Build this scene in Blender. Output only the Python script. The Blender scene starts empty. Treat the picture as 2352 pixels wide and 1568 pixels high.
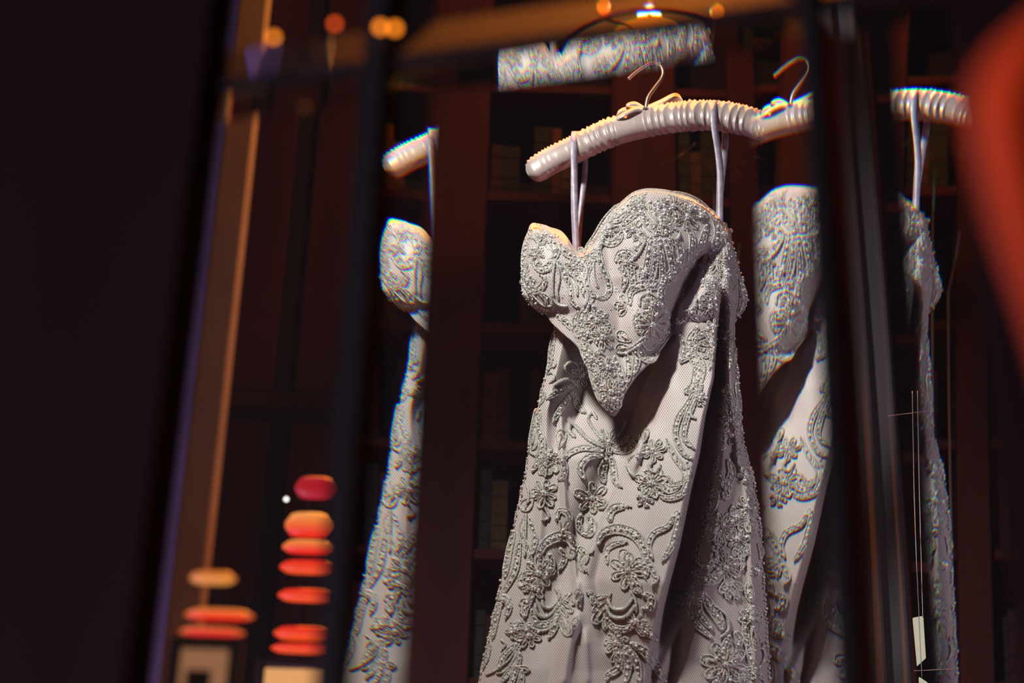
import bpy, bmesh, math, random
import numpy as np
from mathutils import Vector, Matrix
random.seed(7)
SC = bpy.context.scene
COL = SC.collection
# ------------------------------------------------------------------ camera
W_, H_ = 2352, 1568
LENS = 70.0
FPX = LENS / 36.0 * W_
TH, ROLL = math.radians(29.0), math.radians(1.76)
CAM = Vector((0, 0, 0.6))
_f = Vector((0, math.cos(TH), math.sin(TH)))
_r0, _u0 = Vector((1, 0, 0)), Vector((0, -math.sin(TH), math.cos(TH)))
_u = _u0 * math.cos(ROLL) - _r0 * math.sin(ROLL)
_r = _r0 * math.cos(ROLL) + _u0 * math.sin(ROLL)
cd = bpy.data.cameras.new('camera'); cam = bpy.data.objects.new('camera', cd); COL.objects.link(cam)
M = Matrix(((_r.x, _u.x, -_f.x, CAM.x), (_r.y, _u.y, -_f.y, CAM.y), (_r.z, _u.z, -_f.z, CAM.z), (0, 0, 0, 1)))
cam.matrix_world = M
cd.lens = LENS; cd.sensor_width = 36; cd.clip_start = 0.02
cd.dof.use_dof = True; cd.dof.focus_distance = 3.55; cd.dof.aperture_fstop = 3.4; cd.dof.aperture_blades = 0
SC.camera = cam
# ------------------------------------------------------------------ world, exposure
w = bpy.data.worlds.new('world'); SC.world = w; w.use_nodes = True
w.node_tree.nodes['Background'].inputs[0].default_value = (0.30, 0.24, 0.34, 1)
w.node_tree.nodes['Background'].inputs[1].default_value = 0.02
vs = SC.view_settings
vs.view_transform = 'Standard'; vs.look = 'None'; vs.gamma = 1; vs.use_curve_mapping = False
vs.exposure = 0.0
cy = SC.cycles
cy.use_denoising = True
cy.max_bounces = 10; cy.transmission_bounces = 8; cy.glossy_bounces = 4; cy.diffuse_bounces = 3; cy.transparent_max_bounces = 8
cy.caustics_reflective = False; cy.caustics_refractive = True
cy.sample_clamp_indirect = 3.0
# ------------------------------------------------------------------ lights
def area(name, loc, tgt, size, energy, col, sy=None, spread=170):
    l = bpy.data.lights.new(name, 'AREA'); l.energy = energy; l.color = col; l.size = size
    if sy: l.shape = 'RECTANGLE'; l.size_y = sy
    o = bpy.data.objects.new(name, l); COL.objects.link(o); o.location = loc
    o.rotation_euler = (Vector(tgt) - Vector(loc)).to_track_quat('-Z', 'Y').to_euler()
    l.spread = math.radians(spread)
    return o
DRESS = (0.2, 3.15, 2.3)
area('window_daylight', (-0.85, 1.85, 4.0), DRESS, 0.20, 16.5, (0.97, 1.0, 0.95), 0.35, 62)
area('lavender_fill', (1.9, 2.3, 2.0), (0.3, 3.15, 2.0), 0.5, 2.6, (0.92, 0.82, 1.0), 0.9, 70)
area('low_warm_fill', (-1.5, 2.3, 0.9), (0.1, 3.15, 2.1), 0.8, 0.8, (1.0, 0.5, 0.34), 0.8, 70)
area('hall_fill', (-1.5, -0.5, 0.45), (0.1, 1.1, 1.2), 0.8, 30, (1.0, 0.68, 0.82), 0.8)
def spot(name, loc, tgt, e, col, ang, rad=.05):
    l = bpy.data.lights.new(name, 'SPOT'); l.energy = e; l.color = col; l.spot_size = math.radians(ang); l.spot_blend = .5; l.shadow_soft_size = rad
    o = bpy.data.objects.new(name, l); COL.objects.link(o); o.location = loc
    o.rotation_euler = (Vector(tgt) - Vector(loc)).to_track_quat('-Z', 'Y').to_euler(); return o
spot('pilaster_spot_warm', (0.35, 1.45, 0.12), (-0.28, 1.9, 1.55), 9, (1., .36, .08), 50)  # added warm spot, colours the right face of the pilaster
spot('pilaster_spot_violet', (-1.2, 1.65, 0.12), (-0.31, 1.9, 1.5), 70, (.66, .42, 1.), 45)  # added violet spot, tints the left face of the pilaster
def point(name, loc, e, col, rad=0.05):
    l = bpy.data.lights.new(name, 'POINT'); l.energy = e; l.color = col; l.shadow_soft_size = rad
    o = bpy.data.objects.new(name, l); COL.objects.link(o); o.location = loc; return o

# ------------------------------------------------------------------ helpers
def ray(px, py):
    return (_f + _r * ((px - W_ / 2) / FPX) - _u * ((py - H_ / 2) / FPX))
YD = 3.15
SPX = 1 / 1270.0
def at(px, py, Y):
    d = ray(px, py); return CAM + d * ((Y - CAM.y) / d.y)
def onY(px, py, h=0.0):            # point of the dress' hanging plane, h pixels in front of it
    return at(px, py, YD - h * SPX)
rx = np.array(_r); ux = np.array(_u); fx = np.array(_f); cx0 = np.array(CAM)
def npY(P):                        # (n,3) px,py,h -> world
    P = np.asarray(P, float)
    d = fx + ((P[:, 0] - W_ / 2) / FPX)[:, None] * rx - ((P[:, 1] - H_ / 2) / FPX)[:, None] * ux
    t = (YD - P[:, 2] * SPX - CAM.y) / d[:, 1]
    return cx0 + d * t[:, None]

def lnk(o, parent=None):
    COL.objects.link(o)
    if parent is not None:
        o.parent = parent
        if parent.type == 'EMPTY' or parent.location.length > 0:
            o.matrix_parent_inverse = parent.matrix_basis.inverted()
    return o
def empty(name, loc=(0, 0, 0)):
    o = bpy.data.objects.new(name, None); COL.objects.link(o); o.location = loc; o.empty_display_size = .05; return o
def tag(o, label=None, cat=None, group=None, kind=None):
    if label: o['label'] = label
    if cat: o['category'] = cat
    if group: o['group'] = group
    if kind: o['kind'] = kind
    return o
def mesh(name, V, F, mats, parent=None, smooth=True, mi=None):
    me = bpy.data.meshes.new(name)
    me.from_pydata([tuple(map(float, v)) for v in V], [], F)
    if not isinstance(mats, (list, tuple)): mats = [mats]
    for m in mats: me.materials.append(m)
    if mi is not None: me.polygons.foreach_set('material_index', mi)
    if smooth: me.polygons.foreach_set('use_smooth', [True] * len(me.polygons))
    me.update()
    return lnk(bpy.data.objects.new(name, me), parent)
class MB:
    def __init__(s): s.V = []; s.F = []
    def add(s, V, F):
        n = len(s.V); s.V.extend(V); s.F.extend([tuple(i + n for i in f) for f in F])
    def box(s, a, b, R=None, o=None):
        V = [Vector((x, y, z)) for x in (a[0], b[0]) for y in (a[1], b[1]) for z in (a[2], b[2])]
        if R is not None: V = [R @ v + o for v in V]
        s.add([tuple(v) for v in V], [(0, 1, 3, 2), (4, 6, 7, 5), (0, 4, 5, 1), (2, 3, 7, 6), (0, 2, 6, 4), (1, 5, 7, 3)])
    def tube(s, pts, r, n=8, caps=True):
        pts = [Vector(p) for p in pts]; V = []; F = []
        rr = r if isinstance(r, (list, tuple)) else [r] * len(pts)
        a = None
        for i, p in enumerate(pts):
            t = (pts[min(i + 1, len(pts) - 1)] - pts[max(i - 1, 0)]).normalized()
            if a is None:
                a = t.orthogonal().normalized()
            a = (a - t * a.dot(t)).normalized(); b = t.cross(a)
            for k in range(n):
                q = 2 * math.pi * k / n
                V.append(tuple(p + (a * math.cos(q) + b * math.sin(q)) * rr[i]))
        for i in range(len(pts) - 1):
            for k in range(n):
                F.append((i * n + k, i * n + (k + 1) % n, (i + 1) * n + (k + 1) % n, (i + 1) * n + k))
        if caps: F.append(tuple(range(n))[::-1]); F.append(tuple((len(pts) - 1) * n + k for k in range(n)))
        s.add(V, F)
    def build(s, name, mat, parent=None, smooth=False, bevel=0):
        o = mesh(name, s.V, s.F, mat, parent, smooth)
        if bevel:
            m = o.modifiers.new('bevel', 'BEVEL'); m.width = bevel; m.segments = 2; m.limit_method = 'ANGLE'
        return o
def spline(pts, step=4.0, closed=False):
    P = [np.array(p, float) for p in pts]
    n = len(P); out = []
    def g(i): return P[i % n] if closed else P[max(0, min(n - 1, i))]
    for i in range(n if closed else n - 1):
        a, b, c, d = g(i - 1), g(i), g(i + 1), g(i + 2)
        m = max(1, int(np.linalg.norm((c - b)[:2]) / step))
        for k in range(m):
            t = k / m
            out.append(.5 * ((2 * b) + (c - a) * t + (2 * a - 5 * b + 4 * c - d) * t * t + (3 * b - a - 3 * c + d) * t ** 3))
    out.append(g(0) if closed else P[-1])
    return np.array(out)

# ------------------------------------------------------------------ materials
def mat(name, base, rough=.5, metal=0., **k):
    m = bpy.data.materials.new(name); m.use_nodes = True
    b = m.node_tree.nodes['Principled BSDF']
    b.inputs['Base Color'].default_value = (*base, 1); b.inputs['Roughness'].default_value = rough; b.inputs['Metallic'].default_value = metal
    for kk, v in k.items():
        b.inputs[kk.replace('_', ' ')].default_value = v
    return m
def noise_var(m, scale, c1, c2, bump=0., bscale=None, dist=.001, stretch=None):
    nt = m.node_tree; b = nt.nodes['Principled BSDF']
    tc = nt.nodes.new('ShaderNodeTexCoord'); src = tc.outputs['Object']
    if stretch:
        mp = nt.nodes.new('ShaderNodeMapping'); mp.inputs['Scale'].default_value = stretch
        nt.links.new(src, mp.inputs[0]); src = mp.outputs[0]
    n = nt.nodes.new('ShaderNodeTexNoise'); n.inputs['Scale'].default_value = scale; n.inputs['Detail'].default_value = 4
    nt.links.new(src, n.inputs['Vector'])
    r = nt.nodes.new('ShaderNodeValToRGB'); r.color_ramp.elements[0].color = (*c1, 1); r.color_ramp.elements[1].color = (*c2, 1)
    r.color_ramp.elements[0].position = .35; r.color_ramp.elements[1].position = .65
    nt.links.new(n.outputs[0], r.inputs[0]); nt.links.new(r.outputs[0], b.inputs['Base Color'])
    if bump:
        n2 = nt.nodes.new('ShaderNodeTexNoise'); n2.inputs['Scale'].default_value = bscale or scale; n2.inputs['Detail'].default_value = 2
        nt.links.new(src, n2.inputs['Vector'])
        bp = nt.nodes.new('ShaderNodeBump'); bp.inputs['Strength'].default_value = bump; bp.inputs['Distance'].default_value = dist
        nt.links.new(n2.outputs[0], bp.inputs['Height']); nt.links.new(bp.outputs[0], b.inputs['Normal'])
    return m
def emit(name, col, s):
    m = mat(name, (0.02, .02, .02)); b = m.node_tree.nodes['Principled BSDF']
    b.inputs['Emission Color'].default_value = (*col, 1); b.inputs['Emission Strength'].default_value = s
    return m
M_cord = noise_var(mat('silver_thread', (.6, .57, .52), .24, .65, Coat_Weight=.5, Coat_Roughness=.2), 420, (.30, .26, .21), (.97, .96, .9), 1.0, 1100, .0012)  # light and dark colour noise paints sparkle into the thread
M_fill = noise_var(mat('beaded_ground', (.4, .36, .31), .42, .45), 400, (.15, .11, .085), (.62, .57, .5), 1.0, 700, .0015)
M_pearl = mat('pearl', (.72, .64, .62), .22, .1, Coat_Weight=.4)
M_seq = mat('crystal_chip', (.95, .97, .94), .16, .8)
M_metalbrown = mat('bugle_bead', (.42, .3, .24), .25, .6)
M_satin = noise_var(mat('blush_satin', (.66, .58, .55), .34, 0., Sheen_Weight=.3, Coat_Weight=.25, Coat_Roughness=.3), 14, (.25, .18, .16), (.33, .25, .225), .2, 30, .006)
M_lining = mat('cup_lining', (.62, .46, .36), .6)
_nt = M_lining.node_tree; _tr = _nt.nodes.new('ShaderNodeBsdfTranslucent'); _tr.inputs[0].default_value = (.75, .55, .4, 1); _mx = _nt.nodes.new('ShaderNodeMixShader'); _mx.inputs[0].default_value = .6
_nt.links.new(_nt.nodes['Principled BSDF'].outputs[0], _mx.inputs[1]); _nt.links.new(_tr.outputs[0], _mx.inputs[2]); _nt.links.new(_mx.outputs[0], _nt.nodes['Material Output'].inputs[0])
M_ribbon = noise_var(mat('grosgrain_ribbon', (.34, .3, .36), .42), 60, (.17, .13, .17), (.27, .22, .27), .35, 500, .001)
M_hook = mat('copper_hook', (.55, .34, .24), .3, .9)
# tulle over satin: fine woven mesh
def tulle():
    m = mat('tulle', (.6, .52, .5), .62, 0., Sheen_Weight=.35)
    nt = m.node_tree; b = nt.nodes['Principled BSDF']
    uv = nt.nodes.new('ShaderNodeTexCoord')
    w1 = []
    for ang in (0.6, -0.6):
        mp = nt.nodes.new('ShaderNodeMapping'); mp.inputs['Rotation'].default_value = (0, 0, ang)
        nt.links.new(uv.outputs['UV'], mp.inputs[0])
        wv = nt.nodes.new('ShaderNodeTexWave'); wv.inputs['Scale'].default_value = 7.0; wv.inputs['Distortion'].default_value = .4; wv.inputs['Detail'].default_value = 1; wv.inputs['Detail Scale'].default_value = 2
        nt.links.new(mp.outputs[0], wv.inputs['Vector']); w1.append(wv)
    mx = nt.nodes.new('ShaderNodeMath'); mx.operation = 'MAXIMUM'
    nt.links.new(w1[0].outputs['Fac'], mx.inputs[0]); nt.links.new(w1[1].outputs['Fac'], mx.inputs[1])
    r = nt.nodes.new('ShaderNodeValToRGB'); r.color_ramp.elements[0].color = (.16, .115, .106, 1); r.color_ramp.elements[1].color = (.43, .35, .325, 1)
    r.color_ramp.elements[0].position = .45; r.color_ramp.elements[1].position = .95
    nt.links.new(mx.outputs[0], r.inputs[0]); nt.links.new(r.outputs[0], b.inputs['Base Color'])
    return m
M_tulle = tulle()
M_maho = noise_var(mat('mahogany', (.10, .03, .025), .6, 0., Specular_IOR_Level=.06), 9, (.028, .0050, .005), (.048, .008, .0065), .1, 60, .002, (1, 1, .12))
M_dark = noise_var(mat('dark_walnut', (.04, .02, .018), .8, 0., Specular_IOR_Level=.05), 7, (.011, .008, .009), (.016, .010, .011), .1, 50, .002, (1, 1, .1))
M_black = noise_var(mat('black_stained_wood', (.02, .018, .02), .6), 12, (.016, .014, .018), (.028, .024, .028))
M_lead = noise_var(mat('lead_came', (.06, .065, .075), .7, .0, Specular_IOR_Level=.1), 80, (.010, .012, .015), (.016, .018, .022))
M_col_cool = noise_var(mat('painted_pilaster', (.30, .24, .30), .55), 12, (.27, .21, .28), (.33, .27, .33))
M_floor = noise_var(mat('oak_floor', (.08, .04, .03), .4), 5, (.06, .03, .02), (.1, .05, .035), 0, None, .001, (1, .1, 1))
M_plaster = noise_var(mat('dark_red_plaster', (.07, .02, .02), .9, 0., Specular_IOR_Level=.05), 3, (.05, .014, .014), (.085, .022, .02))
M_cream = mat('cream_mat_board', (.75, .62, .45), .7)
M_brass = mat('brass', (.6, .36, .12), .3, 1.)
M_wire = mat('fine_wire', (.35, .3, .28), .3, .9)
def haze_veil(nt, sh, out):             # weak diffuse mix painting a haze that lifts the blacks behind the panes
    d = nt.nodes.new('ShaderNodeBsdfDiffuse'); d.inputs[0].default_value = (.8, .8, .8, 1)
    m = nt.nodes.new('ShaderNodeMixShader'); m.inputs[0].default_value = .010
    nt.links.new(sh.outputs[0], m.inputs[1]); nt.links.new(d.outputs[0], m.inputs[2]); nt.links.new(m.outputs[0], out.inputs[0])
def glass_mat(name, disp):
    m = bpy.data.materials.new(name); m.use_nodes = True; nt = m.node_tree; nt.nodes.clear()
    out = nt.nodes.new('ShaderNodeOutputMaterial')
    if not disp:
        g = nt.nodes.new('ShaderNodeBsdfGlass'); g.inputs['IOR'].default_value = 1.56; g.inputs['Roughness'].default_value = 0
        haze_veil(nt, g, out); return m
    prev = None
    for col, ior in (((1, 0, 0), 1.5573), ((0, 1, 0), 1.56), ((0, 0, 1), 1.563)):
        g = nt.nodes.new('ShaderNodeBsdfRefraction'); g.inputs['IOR'].default_value = ior; g.inputs['Roughness'].default_value = 0
        g.inputs['Color'].default_value = (*col, 1)
        if prev is None: prev = g
        else:
            a = nt.nodes.new('ShaderNodeAddShader'); nt.links.new(prev.outputs[0], a.inputs[0]); nt.links.new(g.outputs[0], a.inputs[1]); prev = a
    gl = nt.nodes.new('ShaderNodeBsdfGlossy'); gl.inputs['Roughness'].default_value = 0
    fr = nt.nodes.new('ShaderNodeFresnel'); fr.inputs['IOR'].default_value = 1.56
    mx = nt.nodes.new('ShaderNodeMixShader')
    nt.links.new(fr.outputs[0], mx.inputs[0]); nt.links.new(prev.outputs[0], mx.inputs[1]); nt.links.new(gl.outputs[0], mx.inputs[2])
    haze_veil(nt, mx, out); return m
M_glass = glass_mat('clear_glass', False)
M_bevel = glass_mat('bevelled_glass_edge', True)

# ------------------------------------------------------------------ room shell
def shell(name, a, b, m):
    q = MB(); q.box(a, b); return tag(q.build(name, m), kind='structure')
RX0, RX1, RY0, RY1, RH = -2.6, 2.6, -2.2, 5.3, 4.9
shell('floor', (RX0 - .1, RY0 - .1, -.1), (RX1 + .1, RY1 + .1, 0), M_floor)
M_ceil = noise_var(mat('ceiling_plaster', (.3, .2, .12), .9), 3, (.26, .18, .11), (.32, .22, .13))
shell('ceiling', (RX0 - .1, RY0 - .1, RH), (RX1 + .1, RY1 + .1, RH + .1), M_ceil)
shell('wall_back', (RX0, RY1, 0), (RX1, RY1 + .1, RH), M_plaster)
shell('wall_left', (RX0 - .1, RY0, 0), (RX0, RY1 + .1, RH), M_plaster)
shell('wall_right', (RX1, RY0, 0), (RX1 + .1, RY1 + .1, RH), M_plaster)
shell('wall_front', (RX0, RY0 - .1, 0), (RX1, RY0, RH), M_dark)

# ------------------------------------------------------------------ glazed door in front of the camera
PSI = math.radians(15.5)
O = CAM + ray(1370, 784) * 1.2
Hh = Vector((math.cos(PSI), -math.sin(PSI), 0)); Nn = Vector((-math.sin(PSI), -math.cos(PSI), 0))  # Nn faces the camera
def dl(px, py):                   # pixel -> door plane (u, v)
    d = ray(px, py); t = (O - CAM).dot(Nn) / d.dot(Nn); p = CAM + d * t
    return (p - O).dot(Hh), p.z - O.z
RD = Matrix((( Hh.x, Nn.x, 0), (Hh.y, Nn.y, 0), (0, 0, 1)))   # local (u, n, v)
door = empty('door_1', (O.x, O.y, 0)); door['kind'] = 'structure'
def dbox(mb, u0, u1, v0, v1, n0, n1): mb.box((u0, n0, v0), (u1, n1, v1), RD, O)
YM = 784
uLL = dl(425, YM)[0]; uL = dl(827, YM)[0]; uR = dl(1905, YM)[0]; uRR = dl(2262, YM)[0]
vB = dl(1500, 66)[1]; vbot = -O.z + .30; vtop = vB + .62
wL, wR, hB = .0165, .0120, .0075
def pane(name, u0, u1, v0, v1, bl, br, bb, bt, drop=.0075, T=.011):
    e = T - drop
    q = [(u0, v0), (u1, v0), (u1, v1), (u0, v1)]
    i = [(u0 + bl, v0 + bb), (u1 - br, v0 + bb), (u1 - br, v1 - bt), (u0 + bl, v1 - bt)]
    V = [(a, -T / 2, b) for a, b in q] + [(a, -T / 2 + e, b) for a, b in q] + [(a, T / 2, b) for a, b in i]
    V = [tuple(RD @ Vector(v) + O) for v in V]
    F = [(0, 1, 2, 3), (8, 9, 10, 11)]; mi = [0, 0]
    for k in range(4):
        n = (k + 1) % 4
        F.append((k, n, 4 + n, 4 + k)); mi.append(0)
        wd = (bb, br, bt, bl)[k]
        F.append((4 + k, 4 + n, 8 + n, 8 + k)); mi.append(1 if wd > 0 else 0)
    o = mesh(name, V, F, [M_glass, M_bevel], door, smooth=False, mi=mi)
    bm = bmesh.new(); bm.from_mesh(o.data); bmesh.ops.dissolve_degenerate(bm, dist=1e-6, edges=bm.edges)
    bmesh.ops.recalc_face_normals(bm, faces=bm.faces); bm.to_mesh(o.data); bm.free()
    return o
bw = .0310
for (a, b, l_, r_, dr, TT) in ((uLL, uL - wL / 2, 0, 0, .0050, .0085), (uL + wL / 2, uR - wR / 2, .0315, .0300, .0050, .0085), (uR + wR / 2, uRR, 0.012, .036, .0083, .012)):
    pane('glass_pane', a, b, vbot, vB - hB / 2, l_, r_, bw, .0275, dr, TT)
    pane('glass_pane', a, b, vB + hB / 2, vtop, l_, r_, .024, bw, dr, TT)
q = MB(); dbox(q, uL - wL / 2, uL + wL / 2, vbot, vtop, -.012, .016); q.build('glazing_bar', M_lead, door, bevel=.003)
q = MB(); dbox(q, uR - wR / 2, uR + wR / 2, vbot, vtop, -.012, .016); q.build('glazing_bar', M_lead, door, bevel=.003)
q = MB(); dbox(q, uLL, uRR, vB - hB / 2, vB + hB / 2, -.005, .006); q.build('glazing_bar', M_lead, door, bevel=.002)
q = MB(); dbox(q, uLL - .30, uLL, -O.z + .02, vtop + .16, -.022, .022); q.build('stile', M_dark, door, bevel=.004)
q = MB(); dbox(q, uRR, uRR + .30, -O.z + .02, vtop + .16, -.022, .022); q.build('stile', M_dark, door, bevel=.004)
q = MB(); dbox(q, uLL, uRR, vtop, vtop + .16, -.022, .022); q.build('rail', M_dark, door, bevel=.004)
q = MB(); dbox(q, uLL, uRR, -O.z + .02, vbot, -.022, .022); q.build('rail', M_dark, door, bevel=.004)
# partition wall that carries the door
q = MB(); dbox(q, uLL - 2.6, uLL - .30, -O.z, RH - O.z, -.06, .06); tag(q.build('wall_partition_left', M_dark), kind='structure')
q = MB(); dbox(q, uRR + .30, uRR + 2.2, -O.z, RH - O.z, -.06, .06); tag(q.build('wall_partition_right', M_dark), kind='structure')
q = MB(); dbox(q, uLL - .30, uRR + .30, vtop + .17, RH - O.z, -.06, .06); tag(q.build('wall_partition_top', M_dark), kind='structure')

# ------------------------------------------------------------------ the dress surfaces (photo-plane coordinates, depth in px towards the viewer)
def ip(x, xs, ys): return np.interp(x, xs, ys)
SKL = [(600, 1300), (690, 1285), (740, 1272), (770, 1273), (850, 1256), (930, 1236), (1020, 1216), (1090, 1206), (1180, 1186), (1290, 1160), (1400, 1136), (1510, 1112), (1568, 1100), (1700, 1070)]
SKR = [(690, 1690), (740, 1689), (800, 1690), (870, 1698), (950, 1700), (1040, 1716), (1110, 1735), (1230, 1751), (1330, 1756), (1450, 1765), (1568, 1771), (1700, 1780)]
PA = [(690, 1560), (850, 1548), (900, 1525), (970, 1500), (1060, 1445), (1150, 1400), (1280, 1345), (1450, 1290), (1700, 1230)]
PB = [(690, 1648), (870, 1636), (960, 1614), (1040, 1600), (1130, 1576), (1250, 1550), (1320, 1532), (1400, 1512), (1500, 1490), (1700, 1450)]
PC = [(690, 1660), (870, 1650), (960, 1632), (1040, 1622), (1130, 1602), (1250, 1580), (1320, 1562), (1400, 1540), (1500, 1518), (1700, 1480)]
PD = [(690, 1672), (870, 1668), (960, 1660), (1040, 1654), (1130, 1648), (1250, 1632), (1320, 1618), (1400, 1600), (1500, 1580), (1700, 1550)]
def tb(T, y): T = np.array(T); return np.interp(y, T[:, 0], T[:, 1])
SKT = 630.0
CREASE = [  # (points, amplitude px, width px)
    ([(1290, 930), (1292, 1060), (1300, 1180), (1318, 1280), (1332, 1400)], 9, 6),
    ([(1262, 900), (1250, 1100), (1235, 1300)], 5, 9),
    ([(1330, 1400), (1310, 1480), (1290, 1600)], 9, 12),
    ([(1345, 1440), (1352, 1600)], 8, 9),
    ([(1690, 760), (1700, 1000), (1722, 1200), (1738, 1600)], 7, 8),
    ([(1672, 700), (1680, 900), (1700, 1100)], 7, 7),
    ([(1530, 880), (1480, 1000), (1450, 1100)], 8, 8),
    ([(1600, 1380), (1560, 1480), (1530, 1600)], -16, 14),
    ([(1570, 1420), (1520, 1540), (1505, 1600)], 8, 14),
    ([(1395, 1230), (1370, 1330), (1400, 1500)], -8, 18),
]
def seg_crease(px, py, C, yfade=35):
    out = np.zeros_like(px)
    for pts, amp, wd in C:
        T = np.array([(b, a) for a, b in pts], float)
        xc = np.interp(py, T[:, 0], T[:, 1])
        f = np.clip((py - T[0, 0]) / yfade, 0, 1) * np.clip((T[-1, 0] - py) / yfade, 0, 1)
        out += amp * np.exp(-((px - xc) / wd) ** 2) * f
    return out
def skD(px, py):
    px = np.asarray(px, float); py = np.asarray(py, float)
    L, R, A, B, C, D = (tb(t, py) for t in (SKL, SKR, PA, PB, PC, PD))
    cxm = (L + R) / 2; s = np.clip((px - cxm) / ((R - L) / 2), -1, 1)
    base = 78 * np.sqrt(np.clip(1 - s * s, 0, 1))
    # under the bodice the skirt hangs back
    rec = np.clip((1060 - py) / 130, 0, 1); rec = rec * rec * (3 - 2 * rec)
    base = base - 88 * rec * np.clip((A + 10 - px) / 60, 0, 1) * np.clip((px - L - 25) / 70, 0, 1)
    lo = np.clip((py - 1340) / 200, 0, 1)
    up = np.clip((py - 800) / 90, 0, 1)
    def ss(a, b, x): t = np.clip((x - a) / (b - a + 1e-6), 0, 1); return t * t * (3 - 2 * t)
    pleat = ss(A - 3, A + 7, px) * (1 - ss(B, C - 4, px))
    ramp = 12 + 62 * np.clip((px - A) / (B - A), 0, 1)
    val = -150 * (1 - lo * .95) * ss(B, C - 4, px) * (1 - ss(C + 2, D + 8, px))
    d = base + pleat * ramp * (.35 + .65 * up) * (1 - .75 * lo) + val * (.4 + .6 * up)
    d = d + 1.7 * seg_crease(px, py, CREASE) - 20 * np.exp(-((px - A + 40) / 34) ** 2) * np.clip((py - 930) / 80, 0, 1) * (1 - lo)
    ph = (px - 1450) / (70 + (py - 700) * .16)
    d = d + 2.6 * np.sin(ph * 7.0 + .8) * (np.sqrt(np.clip(1 - s * s, 0, 1)))
    return d
TOP = [(1212, 545), (1222, 517), (1242, 518), (1262, 524), (1285, 542), (1305, 560), (1325, 580), (1340, 583), (1355, 568), (1370, 545), (1385, 520), (1415, 480), (1450, 448), (1475, 438), (1500, 436), (1540, 441), (1590, 457), (1640, 490), (1665, 518), (1680, 555)]
LEFT = [(1212, 545), (1203, 590), (1199, 640), (1204, 680), (1220, 702), (1250, 720), (1268, 742)]
RIGHT = [(1680, 555), (1694, 610), (1705, 650), (1716, 690), (1704, 715), (1690, 742)]
BOT = [(1268, 742), (1300, 772), (1326, 795), (1346, 830), (1357, 872), (1374, 920), (1398, 948), (1412, 956), (1426, 936), (1436, 905), (1462, 866), (1496, 832), (1522, 800), (1545, 772), (1575, 760), (1615, 752), (1655, 748), (1690, 742)]
def resamp(pts, n):
    P = spline(pts, 3); d = np.r_[0, np.cumsum(np.linalg.norm(np.diff(P, axis=0), axis=1))]
    t = np.linspace(0, d[-1], n); return np.stack([np.interp(t, d, P[:, 0]), np.interp(t, d, P[:, 1])], 1)
BL = [(510, 1226), (545, 1208), (590, 1200), (640, 1196), (680, 1200), (702, 1216), (720, 1246), (742, 1262), (800, 1290), (960, 1330)]
BR = [(430, 1640), (520, 1668), (555, 1684), (610, 1698), (690, 1720), (742, 1694), (800, 1600), (960, 1480)]
BCR = [
    ([(1630, 560), (1590, 640), (1545, 740), (1500, 830)], -56, 26),
    ([(1650, 560), (1600, 620), (1560, 700)], -24, 20),
    ([(1665, 560), (1672, 640), (1676, 760)], 14, 7),
    ([(1690, 580), (1698, 690), (1690, 760)], -12, 8),
    ([(1312, 560), (1335, 600), (1350, 700), (1380, 840), (1410, 960)], 16, 34),
    ([(1430, 640), (1425, 760), (1430, 860)], -14, 26),
    ([(1395, 500), (1400, 600), (1405, 700)], -12, 22),
]
def bodD(px, py):
    px = np.asarray(px, float); py = np.asarray(py, float)
    L, R = tb(BL, py), tb(BR, py); c = (L + R) / 2
    yy = np.clip(py, 510, 720); L2, R2 = tb(BL, yy), tb(BR, yy); c = (L2 + R2) / 2
    s = np.clip((px - c) / ((R2 - L2) / 2 + 3), -1, 1)
    d = 118 * np.clip(1 - np.abs(s) ** 2.3, 0, 1) ** .5
    g = lambda x, y, r, ry: np.exp(-((px - x) / r) ** 2 - ((py - y) / ry) ** 2)
    d = d + 16 * g(1245, 620, 40, 70) + 34 * g(1510, 560, 85, 90) - 22 * g(1335, 590, 32, 60)
    d = d + 22 * g(1470, 740, 70, 80)
    d = d + seg_crease(px, py, BCR, 40)
    wq = np.clip((px - 1525) / 40, 0, 1) * np.clip((py - 660) / 75, 0, 1); wq = wq * wq * (3 - 2 * wq)
    d = d * (1 - wq) + wq * (skD(px, np.maximum(py, 690)) + 3 - 10 * np.clip((py - 722) / 20, 0, 1))
    # curl of the upper edge and of the pointed lower edge
    T = np.array(TOP); ty = np.interp(px, T[:, 0], T[:, 1]); e = np.clip((py - ty) / 26, 0, 1)
    d = d - 22 * (1 - e) ** 2
    return d
def grid_mesh(name, P, mats, parent, uvscale=1 / 100., flip=False):
    n, m = P.shape[:2]
    V = npY(P.reshape(-1, 3)); F = []
    for i in range(n - 1):
        for j in range(m - 1):
            f = (i * m + j, (i + 1) * m + j, (i + 1) * m + j + 1, i * m + j + 1)
            F.append(f[::-1] if flip else f)
    o = mesh(name, V, F, mats, parent)
    uv = o.data.uv_layers.new(name='uv')
    idx = np.zeros(len(o.data.loops), dtype=int); o.data.loops.foreach_get('vertex_index', idx)
    co = P.reshape(-1, 3)[idx][:, :2] * uvscale
    uv.data.foreach_set('uv', co.ravel().astype(np.float32))
    return o
dress = empty('wedding_dress', tuple(onY(1450, 760, 0)))
tag(dress, 'strapless wedding dress with silver beaded lace hanging from the satin hanger', 'dress')
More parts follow.
